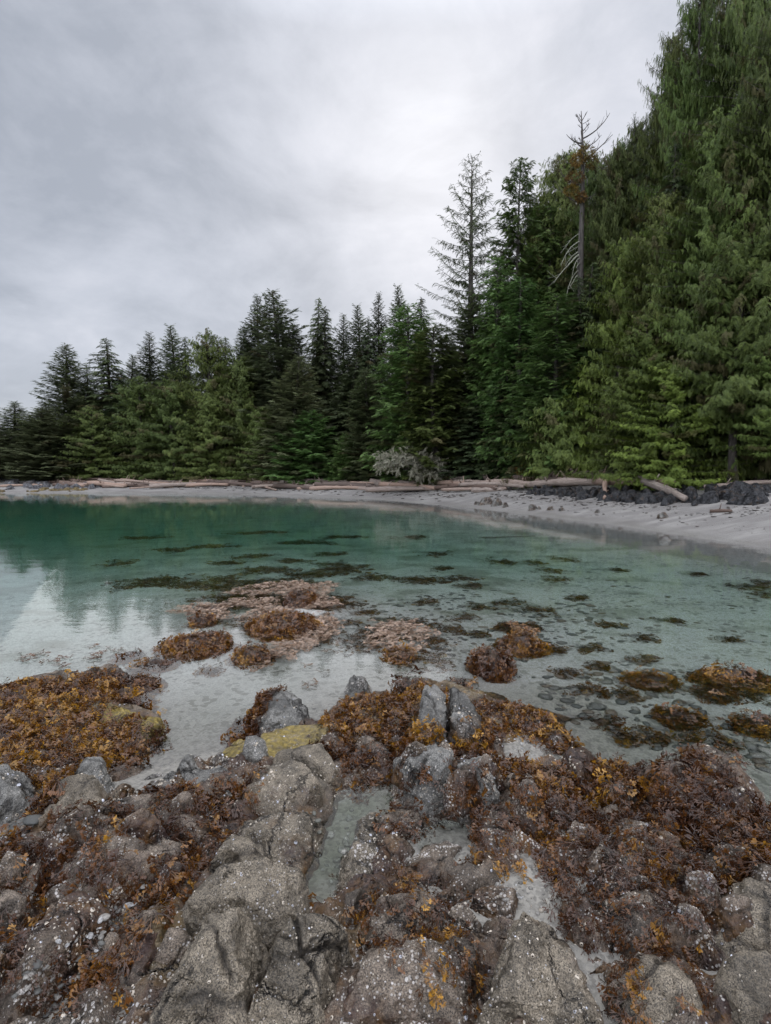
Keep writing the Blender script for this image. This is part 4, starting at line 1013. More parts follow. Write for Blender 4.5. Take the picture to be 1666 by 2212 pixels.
# ------------------------------------------------------------------ rockweed
def fucus(seed, depth=3, wide=.075, spread=.42):
    """one forked frond, about 1 long, lying along +x; returns verts, faces, and 0..1 position from holdfast to tip"""
    rg = np.random.default_rng(seed); V, F, tt = [], [], []
    def seg(p, ang, d, L, z, t0, t1, b0):
        q = (p[0] + math.cos(ang) * L, p[1] + math.sin(ang) * L); zq = z + rg.normal(.0, .28) * L
        tip = d == 0
        w0 = wide * (.6 if t0 < .1 else .9); w1 = wide * (2.7 if tip else 1.0)
        s, c = -math.sin(ang), math.cos(ang)
        mx, my, mz = (p[0] + q[0]) / 2, (p[1] + q[1]) / 2, (z + zq) / 2 + .05 * L
        b = len(V)
        V.extend([(p[0] + s*w0/2, p[1] + c*w0/2, z), (p[0] - s*w0/2, p[1] - c*w0/2, z),
                  (mx + s*w1/2, my + c*w1/2, mz), (mx - s*w1/2, my - c*w1/2, mz)])
        we = wide * 1.3 if tip else w1 * .9
        V.extend([(q[0] + s*we/2, q[1] + c*we/2, zq), (q[0] - s*we/2, q[1] - c*we/2, zq)])
        tm = (t0 + t1) / 2; tt.extend([t0, t0, tm, tm, t1, t1])
        F.extend([(b, b+1, b+3, b+2), (b+2, b+3, b+5, b+4)])
        if d > 0:
            k = 3 if rg.random() < .18 else 2
            for i in range(k):
                a = ang + (i - (k - 1) / 2) * spread * 2 * rg.uniform(.6, 1.2) + rg.normal(0, .1)
                seg(q, a, d - 1, L * rg.uniform(.7, .98), zq, t1, min(1, t1 + 1 / (depth + 1)), b)
    seg((0, 0), 0.0, depth, .34, 0, 0, 1 / (depth + 1), 0)
    V = np.array(V); return V / max(V[:, 0].max(), .5), np.array(F), np.array(tt)
FUC = [fucus(i, 3, .046, .40) for i in range(8)]
THIN = [fucus(40 + i, 3, .022, .36) for i in range(6)]
C_BASE, C_DARK, C_MID, C_GOLD = np.array([.026, .011, .007]), np.array([.072, .027, .010]), np.array([.19, .072, .013]), np.array([.54, .275, .028])
def fronds(P, N, n_dir, size, gold, rg, lift=(.1, .7), tmpl=None, tone=None):
    """meshes of fronds at points P with surface normals N, leaning along n_dir"""
    tmpl = tmpl or FUC
    out_v, out_f, out_c = [], [], []; off = 0
    which = rg.integers(0, len(tmpl), len(P))
    for w, (T, F, tt) in enumerate(tmpl):
        k = np.where(which == w)[0]
        if not len(k): continue
        n = len(k)
        d = n_dir[k] + rg.normal(0, .33, (n, 3)); d -= (d * N[k]).sum(1)[:, None] * N[k]; d = norm(d)
        lf = rg.uniform(*lift, n)[:, None]
        x = norm(d + N[k] * lf); up = norm(N[k] + rg.normal(0, .5, (n, 3)))
        s = size[k][:, None, None]
        Rm = frames(x, up) * s
        Tb = T.copy(); Tb[:, 2] += .10 * np.sin(T[:, 0] * 5.0 + w) - .34 * np.clip(T[:, 0], 0, 1) ** 2; Tb[:, 1] += .10 * np.sin(T[:, 0] * 4.2 + w * 2)
        V, FF = place(Tb, F, Rm, P[k])
        g = gold[k]
        tip = C_DARK + (C_MID - C_DARK) * np.clip(g * 2, 0, 1)[:, None] + (C_GOLD - C_MID) * np.clip(g * 2 - 1, 0, 1)[:, None]
        c = C_BASE + (tip - C_BASE)[:, None, :] * (tt[None, :, None] ** 1.25)
        c = c * rg.uniform(.7, 1.2, (n, 1, 1))
        if tone is not None: c = c * .25 + tone * rg.uniform(.6, 1.15, (n, 1, 1)) * .9
        out_v.append(V); out_f.append(FF + off); out_c.append(c.reshape(-1, 3)); off += len(V)
    return np.concatenate(out_v), np.concatenate(out_f), np.concatenate(out_c)
_sm = HM.copy()
for _ in range(2):
    _sm[1:-1, 1:-1] = (_sm[1:-1, 1:-1] * 2 + _sm[:-2, 1:-1] + _sm[2:, 1:-1] + _sm[1:-1, :-2] + _sm[1:-1, 2:]) / 6
GXm, GYm = np.gradient(_sm, HC)
def surf(xy):
    i, j, h = hm_at(xy[:, 0], xy[:, 1])
    n = norm(np.c_[-np.clip(GXm[i, j], -2.5, 2.5), -np.clip(GYm[i, j], -2.5, 2.5), np.ones(len(i))])
    return h, n
def scatter(poly, dens, rg, zref, gap, freq=3.0):
    wp = poly_world(poly, zref); lo, hi = wp.min(0), wp.max(0)
    n = int(np.prod(hi - lo) * dens * 1.6); q = rg.uniform(lo, hi, (n, 2))
    edge = seg_dist(q, wp, True)
    k = in_poly(q, wp) & (fbm(np.c_[q * freq, np.zeros(n)], 4) + .6 * np.minimum(edge / .16, 1) - .5 > gap)
    q = q[k]; return q[rg.random(len(q)) < 1 / 1.6]
def weed(label, poly, dens, gold, size=(.05, .09), zref=.12, gap=-.35, thin=0.0, seed=1, name='rockweed', kind='stuff', cat='seaweed', lift=(.0, .32), parent=None, freq=3.0, avoid=0):
    rg = np.random.default_rng(seed + 500)
    q = scatter(poly, dens * 6.0, rg, zref, gap - .25, freq)
    if avoid:
        for b in BARE: q = q[~in_poly(q, poly_world(b, .15))]
    if len(q) < 4: print('NO WEED', label, len(q)); return
    h, n = surf(q)
    P = np.c_[q, h + rg.uniform(-.004, .016, len(q))]
    ta_ = 3.0 * perlin(np.c_[q * 2.6, np.zeros(len(q)) + 21 + seed]) + 2.2 * perlin(np.c_[q * 9, np.zeros(len(q)) + 4])
    flow = np.c_[n[:, :2] * 1.5, np.zeros(len(q))] + np.c_[np.sin(ta_) * .6, -.25 + np.cos(ta_) * .6, np.zeros(len(q))]
    pt = fbm(np.c_[q * 5.0, np.zeros(len(q)) + 8], 3)
    gl = np.clip(gold + pt * .6 + rg.normal(0, .16, len(q)), 0, 1)
    sz = rg.uniform(*size, len(q)) * np.clip(np.hypot(q[:, 0], q[:, 1]) / 2.8, .55, 1.1)
    isthin = (rg.random(len(q)) + pt * .35) < thin
    parts = []
    for sel, tm in ((~isthin, FUC), (isthin, THIN)):
        if sel.sum(): parts.append(fronds(P[sel], n[sel], flow[sel], sz[sel] * (1.25 if tm is THIN else 1), gl[sel] * (.35 if tm is THIN else 1), rg, lift, tm))
    V = np.concatenate([p[0] for p in parts]); F = np.concatenate([p[1] + (0 if i == 0 else len(parts[0][0])) for i, p in enumerate(parts)]); C = np.concatenate([p[2] for p in parts])
    loc = np.array([*q.mean(0), 0.0])
    o = link(name, mk_mesh(name, V - loc, [F], [M['weed']], {'col': C}), loc, parent)
    if parent is None: tag(o, label, cat, None, kind)
    return o
WEEDS = [
 ('golden brown rockweed mat along the left edge beside open water', [(-160, 1510), (-40, 1472), (110, 1452), (200, 1442), (320, 1435), (355, 1470), (330, 1510), (200, 1530), (-40, 1560)], 900, .60, {}),
 ('thick golden rockweed on the left shore of the inlet', [(-40, 1560), (150, 1530), (260, 1540), (350, 1560), (340, 1580), (250, 1600), (300, 1620), (230, 1660), (150, 1695), (-40, 1700)], 900, .58, dict(gap=-.25)),
 ('golden rockweed mat around the broken grey blocks', [(710, 1545), (760, 1510), (900, 1468), (1010, 1480), (1100, 1490), (1200, 1530), (1262, 1580), (1235, 1600), (1130, 1555), (1070, 1560), (1060, 1620), (960, 1640), (880, 1625), (720, 1640)], 1000, .50, dict(gap=-.45, avoid=1)),
 ('brown rockweed tangle behind the dark square block', [(600, 1640), (720, 1620), (880, 1625), (1060, 1620), (1200, 1690), (1150, 1740), (1080, 1680), (980, 1650), (860, 1655), (720, 1650)], 850, .30, dict(thin=.25, gap=-.3)),
 ('golden rockweed band across the top of the right reef', [(1060, 1620), (1200, 1690), (1300, 1625), (1440, 1640), (1450, 1700), (1300, 1730), (1150, 1740)], 800, .48, dict(gap=-.2, thin=.2)),
 ('rockweed hanging down the left of the inlet boulder', [(498, 1585), (520, 1530), (560, 1505), (595, 1500), (600, 1530), (570, 1560), (560, 1600)], 1600, .30, dict(gap=-.9, zref=.1)),
 ('dark rockweed hanging left of the rounded boulder pair', [(55, 1770), (75, 1715), (130, 1690), (165, 1690), (140, 1740), (95, 1790)], 1500, .40, dict(gap=-.9)),
 ('brown rockweed strip above the brown hump', [(310, 1740), (400, 1690), (470, 1680), (520, 1690), (500, 1740), (420, 1780), (330, 1770)], 750, .38, dict(gap=-.15)),
 ('long orange rockweed strip running down the left gully side', [(440, 1760), (500, 1750), (470, 1840), (420, 1920), (340, 2040), (280, 2150), (240, 2230), (90, 2230), (210, 2110), (310, 1970), (390, 1850)], 850, .52, dict(gap=-.25, thin=.2, size=(.06, .11))),
 ('dark purple seaweed over the upper right reef', [(1080, 1720), (1300, 1720), (1500, 1690), (1666, 1750), (1720, 1830), (1666, 1900), (1500, 1850), (1300, 1800), (1150, 1800)], 620, .14, dict(thin=.6, gap=-.12, freq=2.5)),
 ('stringy dark seaweed over the lower right reef', [(1240, 1850), (1480, 1840), (1700, 1900), (1720, 1980), (1500, 1960), (1350, 1960)], 620, .16, dict(thin=.65, gap=-.12)),
 ('golden and dark rockweed tuft on the right sand patch', [(1155, 1900), (1175, 1870), (1240, 1890), (1262, 1930), (1200, 1945)], 900, .4, dict(gap=-.6, thin=.3)),
 ('orange rockweed trail right of the sand channel', [(1230, 1965), (1310, 1960), (1420, 2010), (1430, 2080), (1370, 2140), (1290, 2100)], 750, .42, dict(gap=-.15, thin=.35, size=(.05, .10))),
 ('orange rockweed cluster low on the bottom centre rock', [(930, 2110), (990, 2060), (1040, 2070), (1050, 2130), (1000, 2190), (940, 2180)], 1100, .62, dict(gap=-.5, size=(.05, .09), zref=.2)),
 ('dark seaweed beside the small round tide pool', [(1020, 1800), (1060, 1785), (1110, 1830), (1105, 1900), (1060, 1910), (1035, 1860)], 800, .15, dict(thin=.6, gap=-.2)),
 ('dark purple seaweed in the bottom left corner', [(-60, 2100), (100, 2050), (230, 2000), (260, 2060), (160, 2160), (60, 2240), (-100, 2240)], 600, .10, dict(thin=.6, gap=-.2)),
 ('golden rockweed tuft at the left edge above the purple slab', [(-40, 1880), (30, 1840), (75, 1850), (60, 1900), (-40, 1930)], 1000, .58, dict(gap=-.6)),
 ('red-brown weed in the seam between the two bottom right rocks', [(1300, 2140), (1360, 2110), (1400, 2180), (1420, 2240), (1330, 2240)], 700, .4, dict(gap=-.3, thin=.3)),
 ('brown weed along the foot of the brown hump', [(450, 1790), (500, 1740), (560, 1680), (575, 1700), (520, 1790), (470, 1870)], 500, .25, dict(gap=-.1, thin=.3)),
 ('brown weed scraps around the middle barnacled block', [(700, 1985), (830, 1970), (1060, 1960), (1060, 2020), (960, 2020), (860, 1990), (780, 2040), (700, 2050)], 350, .3, dict(gap=.0, thin=.4, size=(.05, .09))),
 ('rust-coloured weed on the right edge rocks', [(1600, 1900), (1720, 1900), (1760, 1990), (1666, 1985), (1590, 1950)], 700, .42, dict(gap=-.4, thin=.3)),
]
ALLREEF = REEF[1]
BARE = [[(520, 1770), (560, 1690), (610, 1655), (690, 1650), (690, 1840), (650, 1960), (560, 1960), (470, 1900)], [(400, 2010), (470, 1890), (600, 1910), (640, 2010), (580, 2050)], [(330, 2260), (400, 2070), (560, 2040), (750, 2080), (700, 2260)],
        [(1060, 2260), (1080, 2090), (1130, 2030), (1190, 2060), (1290, 2260)], [(850, 1735), (870, 1660), (975, 1668), (1060, 1680), (1060, 1740)], [(900, 1600), (905, 1520), (1000, 1500), (1045, 1590)], [(752, 1545), (770, 1640), (700, 1690), (690, 1650)], [(710, 1990), (720, 1920), (770, 1870), (780, 1770), (830, 1750), (830, 1880), (780, 1990)],
        [(1520, 2060), (1560, 1970), (1760, 1980), (1800, 2280), (1560, 2280)], [(430, 1670), (500, 1620), (720, 1590), (700, 1640), (480, 1690)]] + SANDY
WEEDS += [
 ('brown and rust seaweed patches strewn over the left half of the near reef', [(-200, 1830), (120, 1780), (470, 1760), (480, 1880), (330, 2080), (250, 2260), (300, 3300), (-1700, 3300), (-900, 2000)], 330, .30, dict(gap=.12, thin=.3, avoid=1, freq=2.2)),
 ('brown and rust seaweed patches strewn over the middle of the near reef', [(690, 1650), (1120, 1650), (1120, 2260), (740, 2260), (700, 2000)], 380, .34, dict(gap=.05, thin=.3, avoid=1, freq=2.4)),
 ('rust and dark seaweed patches strewn over the right half of the near reef', [(1120, 1650), (1500, 1640), (2000, 1900), (2700, 2100), (3300, 3300), (1300, 3300), (1250, 2260), (1120, 1900)], 480, .30, dict(gap=-.08, thin=.35, avoid=1, freq=2.0)),
]
for i, (lab, poly, dens, gold, kw) in enumerate(WEEDS): weed(lab, poly, dens, gold, seed=i, **kw)

# ------------------------------------------------------------------ tide pools
for poly, z, lab in (([(660, 1960), (640, 1930), (690, 1830), (660, 1790), (690, 1720), (880, 1670), (870, 1750), (800, 1800), (780, 1870), (725, 1920), (710, 1985)], .105, 0),
                     ([(895, 1800), (960, 1770), (1025, 1785), (1030, 1835), (1000, 1885), (925, 1870)], .12, 1)):
    me = prism(poly_world(poly, z), -.3, z); me.materials.append(M['pool'])
    tag(link('tide_pool', me), kind='structure')

# ------------------------------------------------------------------ seaweed clumps standing in the water
def mound(cx, cyy, rx_, ry_, z0, z1, seed, sub=4):
    D, F = ico(sub); V = D * np.array([rx_, ry_, 1.0])
    V[:, 2] = np.where(V[:, 2] > 0, V[:, 2] * (z1 - z0), V[:, 2] * .1)
    V = V * (1 + .22 * fbm(D * 1.7 + seed, 3)[:, None]) + np.array([cx, cyy, z0])
    return V, F
def clump(u, v, wpx, dpx, ztop, label, gold, seed, dens=900, size=(.065, .12), flat=False, cat='seaweed', group=None, tone=None, fdens=1.0):
    """a low stone with a shaggy coat of rockweed; wpx, dpx: half width and half depth in picture units"""
    rg = np.random.default_rng(seed + 900)
    p = on_plane(u, v, max(ztop * .4, -.6) if ztop > 0 else ztop)
    rx_ = wpx / FPX * p[1]
    near_, far_ = on_plane(u, v + dpx, p[2]), on_plane(u, v - dpx, p[2])
    ry_ = max((far_[1] - near_[1]) / 2, .06)
    gz_ = tz(p[0], p[1]); z0 = min(gz_ - .03, ztop - .05)
    V, F = mound(p[0], p[1], rx_ * .80, ry_ * .80, z0, max(ztop - .045, z0 + .03), seed)
    loc = np.array([p[0], p[1], z0])
    root = tag(link('rockweed_clump', None, loc), label, cat, group)
    col = np.c_[np.full(len(V), 1.0), np.full(len(V), .55), np.zeros(len(V)), np.zeros(len(V))]
    link('stone', mk_mesh('stone', V - loc, [F], [M['redrock']], {'col': col}, True), parent=root)
    area = rx_ * ry_ * 3.14 * 1.5
    n = int(np.clip(area * dens * 4.2 * fdens, 60, 6500))
    k = np.where(V[:, 2] > z0 - .02)[0]; nv = vnormals(V, F)
    k = rg.choice(k, n); P = V[k] * 1.0 + rg.normal(0, .016, (n, 3)) + nv[k] * rg.uniform(0, .03, (n, 1)); N = norm(nv[k] + rg.normal(0, .2, (n, 3)))
    outd = norm(np.c_[(V[k, :2] - loc[:2]) / np.array([rx_, ry_]), np.full(n, -.35)])
    pt = fbm(P * 4.0, 3)
    fv, ff, fc = fronds(P, N, outd, rg.uniform(*size, n), np.clip(gold + .4 * pt + rg.normal(0, .15, n), 0, 1), rg, (.0, .5), None, tone)
    if flat: fv[:, 2] = np.where(fv[:, 2] > ztop, ztop + (fv[:, 2] - ztop) * .25, fv[:, 2])
    link('fronds', mk_mesh('fronds', fv - loc, [ff], [M['weed']], {'col': fc}), parent=root)
    return root
CL = [
 (430, 1385, 82, 24, .11, 'broad golden rockweed clump in the left water, lowest and widest of the exposed group', .55, 900),
 (612, 1345, 82, 26, .11, 'golden rockweed clump with a dark middle, right half of the exposed group', .50, 900),
 (650, 1290, 34, 20, .11, 'purplish rockweed-topped rock at the back of the exposed group', .25, 900),
 (440, 1335, 28, 9, .10, 'small brown rockweed knob behind the broad golden clump', .45, 1000),
 (545, 1408, 44, 18, .10, 'low rockweed clump in front of the exposed group', .45, 900),
 (452, 1308, 30, 7, .05, 'flat purplish rock top behind the small brown knob', .12, 700),
 (1063, 1425, 46, 26, .16, 'round dark shaggy rockweed clump with its stone showing beneath, in clear water', .30, 1200),
 (1130, 1385, 58, 18, .10, 'golden topped rockweed clump behind the round shaggy one', .60, 1000),
 (1120, 1352, 50, 10, -.02, 'sunken brown rockweed clump furthest behind the round shaggy one', .30, 800),
 (868, 1412, 32, 14, .05, 'small golden rockweed tuft among floating fronds in the middle water', .55, 1000),
 (1405, 1457, 56, 15, .03, 'flat golden rockweed clump in clear water at right', .62, 1000),
 (1590, 1452, 90, 22, .04, 'wide golden rockweed bed cut by the right edge', .60, 900),
 (1545, 1490, 40, 14, -.01, 'sunken rockweed trail below the wide golden bed', .35, 700),
 (1465, 1533, 46, 18, .02, 'golden rockweed tuft in shallow water at right', .55, 1000),
 (1640, 1552, 50, 16, .02, 'rockweed clump at the right edge in stony shallows', .5, 1000),
 (335, 1428, 46, 14, .05, 'small rockweed cluster near the left shore mat', .40, 900),
 (275, 1410, 22, 10, .04, 'little rockweed bit off the left shore mat', .40, 900),
 (455, 1442, 20, 7, .03, 'tiny lone rockweed bit in the pale water of the inlet mouth', .35, 900),
 (1300, 1552, 28, 10, -.02, 'dull sunken rockweed tuft right of the golden mat', .2, 700),
 (1000, 1470, 24, 8, .04, 'small rockweed tuft just off the golden mat', .35, 900),
 (880, 1478, 26, 16, .14, 'purple rock top poking from the back of the golden mat', .15, 500),
]
for i, (u, v, w, dd, zt, lab, g, dn) in enumerate(CL): clump(u, v, w, dd, zt, lab, g, i, dn)

# dark weed beds on the sea floor, seen through the water
rgp = random.Random(5)
BEDS = [(640, 1312, 95, 36), (545, 1300, 130, 18), (690, 1375, 44, 34), (820, 1385, 100, 26), (905, 1425, 56, 20), (560, 1345, 90, 18), (500, 1262, 130, 14), (300, 1262, 60, 8), (720, 1228, 60, 14), (790, 1245, 40, 8), (330, 1250, 70, 8), (400, 1262, 50, 10), (470, 1248, 40, 6), (560, 1230, 60, 7), (640, 1240, 50, 8), (610, 1262, 90, 14), (520, 1290, 110, 12), (700, 1300, 50, 18),
        (870, 1250, 40, 6), (925, 1252, 46, 7), (985, 1247, 34, 6), (1070, 1213, 24, 6), (1175, 1232, 26, 5), (1140, 1215, 22, 4), (1190, 1250, 30, 5), (1205, 1208, 26, 4), (935, 1195, 30, 4), (940, 1226, 18, 4),
        (1010, 1265, 30, 6), (1090, 1300, 34, 7), (1150, 1318, 40, 9), (905, 1300, 30, 6), (1230, 1290, 20, 4), (1325, 1232, 16, 3), (1300, 1350, 22, 5), (1490, 1240, 12, 3), (1600, 1268, 50, 6), (1640, 1285, 40, 6), (1635, 1258, 34, 3),
        (530, 1200, 40, 4), (450, 1178, 50, 4), (650, 1170, 60, 4), (560, 1150, 60, 3), (370, 1185, 40, 4), (300, 1160, 46, 3), (700, 1195, 34, 4), (740, 1160, 50, 3), (620, 1210, 40, 4), (250, 1215, 30, 5), (880, 1160, 40, 3), (480, 1215, 40, 4),
        (800, 1370, 60, 18), (850, 1345, 60, 12), (920, 1385, 40, 14), (990, 1335, 24, 7), (960, 1360, 30, 8), (1020, 1370, 20, 6), (1180, 1400, 30, 8), (1260, 1400, 24, 6), (1380, 1380, 22, 6), (1280, 1440, 24, 7), (1250, 1490, 36, 8), (1330, 1500, 30, 6),
        (1380, 1420, 26, 6), (1210, 1450, 24, 6), (1020, 1310, 20, 5), (780, 1320, 30, 8), (740, 1345, 24, 8), (1560, 1380, 16, 4), (1440, 1340, 16, 4), (1540, 1600, 30, 8), (1470, 1590, 24, 7), (1390, 1590, 26, 8), (1330, 1590, 24, 8), (1600, 1500, 40, 10)]
for i, (u, v, w, dd) in enumerate(BEDS):
    p = on_plane(u, v, -.3); zt = tz(p[0], p[1]) * .96 + .03
    # the light bends at the surface: set the bed nearer so that it is seen at this spot
    q0 = on_plane(u, v, 0.0); r0 = np.hypot(q0[0], q0[1]); s_in = math.sin(math.atan2(r0, CAM_H)) / 1.333
    dep = max(.05, -tz(q0[0], q0[1])); q = q0[:2] * (1 + dep * s_in / math.sqrt(1 - s_in ** 2) / r0)
    rg2 = np.random.default_rng(i + 3000)
    rx_ = w / FPX * q[1]; ry_ = max(.08, min(dd * q[1] ** 2 / FPX / CAM_H, rx_ * 1.6))
    n = int(np.clip(rx_ * ry_ * 3.14 * 330 * min(1, 6 / q[1]), 30, 1300))
    a = rg2.uniform(0, 6.28, n); r_ = np.sqrt(rg2.uniform(0, 1, n)) * (1 + .35 * np.sin(a * 3 + i) + .2 * np.sin(a * 7 + i * 2))
    P2 = np.c_[q[0] + rx_ * r_ * np.cos(a), q[1] + ry_ * r_ * np.sin(a)]
    zz = terrain(P2); zz = np.minimum(zz + rg2.uniform(0, .05, n) + .05 * (1 - np.minimum(r_, 1)), -.015)
    fv, ff, fc = fronds(np.c_[P2, zz], np.tile([0, 0, 1.], (n, 1)), np.tile([.5, -.2, 0], (n, 1)), rg2.uniform(.10, .2, n) * min(2.0, max(.8, q[1] / 7)), np.clip(rg2.normal(.33, .15, n), 0, 1), rg2, (.0, .35))
    fv[:, 2] = np.minimum(fv[:, 2], -.008)
    loc = np.array([q[0], q[1], float(zz.mean())])
    ob = link('seaweed_bed', mk_mesh('seaweed_bed', fv - loc, [ff], [M['weed']], {'col': fc * np.array([.8, 1.0, .8])}), loc)
    tag(ob, 'dark brown seaweed bed lying on the pale sea floor under clear water', 'seaweed', 'sunken seaweed beds in the cove')

# pale fronds floating flat on the surface
def floaters(poly, dens, seed, gap, tone, label):
    rg = np.random.default_rng(seed)
    q = scatter(poly, dens, rg, 0.0, gap, 2.2)
    P = np.c_[q, np.full(len(q), .002)]
    fv, ff, fc = fronds(P, np.tile([0, 0, 1.], (len(q), 1)), np.tile([.6, -.1, 0], (len(q), 1)), rg.uniform(.08, .17, len(q)), np.full(len(q), .4), rg, (0, .1), None, np.array(tone))
    fv[:, 2] = .004 + np.abs(fv[:, 2]) * .35
    loc = np.array([*q.mean(0), 0])
    tag(link('floating_seaweed', mk_mesh('floating_seaweed', fv - loc, [ff], [M['weed']], {'col': fc}), loc), label, 'seaweed', None, 'stuff')
PINK = (.40, .28, .20)  # paler than other weed: sky sheen of the wet fronds put into the colour
floaters([(480, 1270), (600, 1255), (720, 1260), (735, 1300), (700, 1350), (620, 1300), (520, 1310), (470, 1290)], 520, 1, -.15, PINK, 'pinkish seaweed tips floating behind the exposed golden clumps')
floaters([(330, 1310), (520, 1300), (700, 1320), (725, 1350), (680, 1400), (600, 1440), (520, 1340), (400, 1345)], 520, 2, -.15, PINK, 'pinkish seaweed tips floating around the exposed golden clumps')
floaters([(780, 1345), (880, 1340), (940, 1375), (880, 1420), (830, 1420), (760, 1380)], 520, 3, -.15, PINK, 'pale seaweed tips floating in the middle of the cove')
floaters([(480, 1400), (720, 1390), (700, 1500), (600, 1480), (500, 1440)], 140, 4, .2, (.16, .10, .06), 'scattered brown seaweed scraps drifting in the inlet mouth')
floaters([(0, 1390), (200, 1385), (300, 1420), (160, 1440), (0, 1460)], 110, 5, .2, (.14, .08, .05), 'scattered brown seaweed scraps drifting off the left shore')
floaters([(1080, 1340), (1180, 1360), (1200, 1400), (1100, 1400)], 320, 6, -.05, (.30, .17, .08), 'orange seaweed tips floating over the clump in the clear right water')

# ------------------------------------------------------------------ stones: loose gravel and pebbles
def stones(name, label, poly, dens, s, seed, tones, zref=.05, gap=-.2, freq=1.2, kind='stuff', bias=1.0):
    rg = np.random.default_rng(seed); q = scatter(poly, dens, rg, zref, gap, freq); n = len(q)
    _, _, h = hm_at(q[:, 0], q[:, 1]); inside = (np.abs(q[:, 0]) < 5) & (q[:, 1] < 10.8)
    h = np.where(inside, h, terrain(q))
    T, F = ico(2); T = T * (1 + .25 * fbm(T * 1.3 + seed, 2)[:, None])
    sz = s[0] + (s[1] - s[0]) * rg.random(n) ** 2.2
    R0_ = frames(rg.normal(size=(n, 3)) * [1, 1, .15], np.tile([0, 0, 1.], (n, 1)))
    Rm = R0_ * (sz[:, None] * np.c_[np.ones(n), rg.uniform(.55, .9, n), rg.uniform(.25, .5, n)])[:, None, :]
    V, FF = place(T, F, Rm, np.c_[q, h + sz * .05])
    ci = rg.integers(0, len(tones), n); c = np.array(tones)[ci] * rg.uniform(.6, 1.25, (n, 1))
    loc = np.array([*q.mean(0), 0])
    o = link(name, mk_mesh(name, V - loc, [FF], [M['pebble']], {'col': np.repeat(c, len(T), 0)}, True), loc)
    return tag(o, label, 'stones', None, kind)
m_, nt_, out_ = new_mat('pebble_stone')
pp = nd(nt_, 'ShaderNodeNewGeometry').outputs['Position']
pc = mixc(nt_, ramp(nt_, noise(nt_, pp, 120.0, 4, .7), [(.35, 0.0), (.65, .8)]), attr(nt_, 'col'), (.05, .045, .04))
principled(nt_, out_, Base_Color=pc, Roughness=.55)
M['pebble'] = m_
TONES = [(.10, .10, .09), (.20, .19, .17), (.30, .28, .25), (.16, .12, .085), (.42, .41, .40), (.07, .075, .07)]
stones('pebbles', 'grey and brown cobbles on the sea floor at the right', [(1120, 1480), (1330, 1430), (1700, 1500), (1760, 1740), (1560, 1640), (1440, 1640), (1250, 1600)], 150, (.018, .075), 1, TONES[:4] + TONES[5:], zref=-.12, gap=-.6)
stones('pebbles', 'dark pebbles scattered over the middle of the sea floor', [(740, 1330), (1000, 1290), (1330, 1330), (1420, 1430), (1120, 1480), (880, 1440)], 90, (.015, .07), 2, TONES[:4] + TONES[5:], zref=-.2, gap=-.2)
stones('pebbles', 'pale and dark stones scattered far out on the sea floor at the right', [(900, 1260), (1350, 1250), (1666, 1330), (1666, 1440), (1330, 1420), (1000, 1330)], 26, (.02, .075), 12, TONES[:5], zref=-.3, gap=-.1)
stones('pebbles', 'small grey pebbles on the pale sand of the inlet', [(250, 1690), (400, 1560), (700, 1480), (880, 1470), (700, 1560), (450, 1640), (330, 1700)], 120, (.006, .02), 3, TONES, zref=.02, gap=.0)
stones('gravel', 'shell gravel in the left gully', [(345, 1890), (375, 1895), (245, 2090), (120, 2240), (0, 2240), (190, 2090)], 2200, (.006, .022), 4, TONES[:3] + [(.5, .49, .48)], zref=.1, gap=-.9)
stones('gravel', 'shell gravel on the sand patch and channel right of the middle', SANDY[3], 1300, (.004, .014), 5, TONES[1:3] + [(.5, .49, .47), (.36, .31, .25)], zref=.1, gap=-.4)
stones('gravel', 'grey gravel beside the rounded left boulders', [(-60, 1800), (60, 1740), (110, 1800), (40, 1870), (-60, 1890)], 900, (.012, .05), 6, TONES, zref=.1, gap=-.9)
stones('gravel', 'shell gravel on the upper sand patch behind the weed band', SANDY[2], 900, (.005, .016), 7, TONES[1:3] + [(.5, .49, .47)], zref=.1, gap=-.4)
stones('gravel', 'pale stones on the floor of the tide pools', SANDY[0] , 260, (.008, .03), 8, [(.3, .3, .26), (.2, .2, .16), (.4, .39, .34)], zref=.07, gap=-.4)

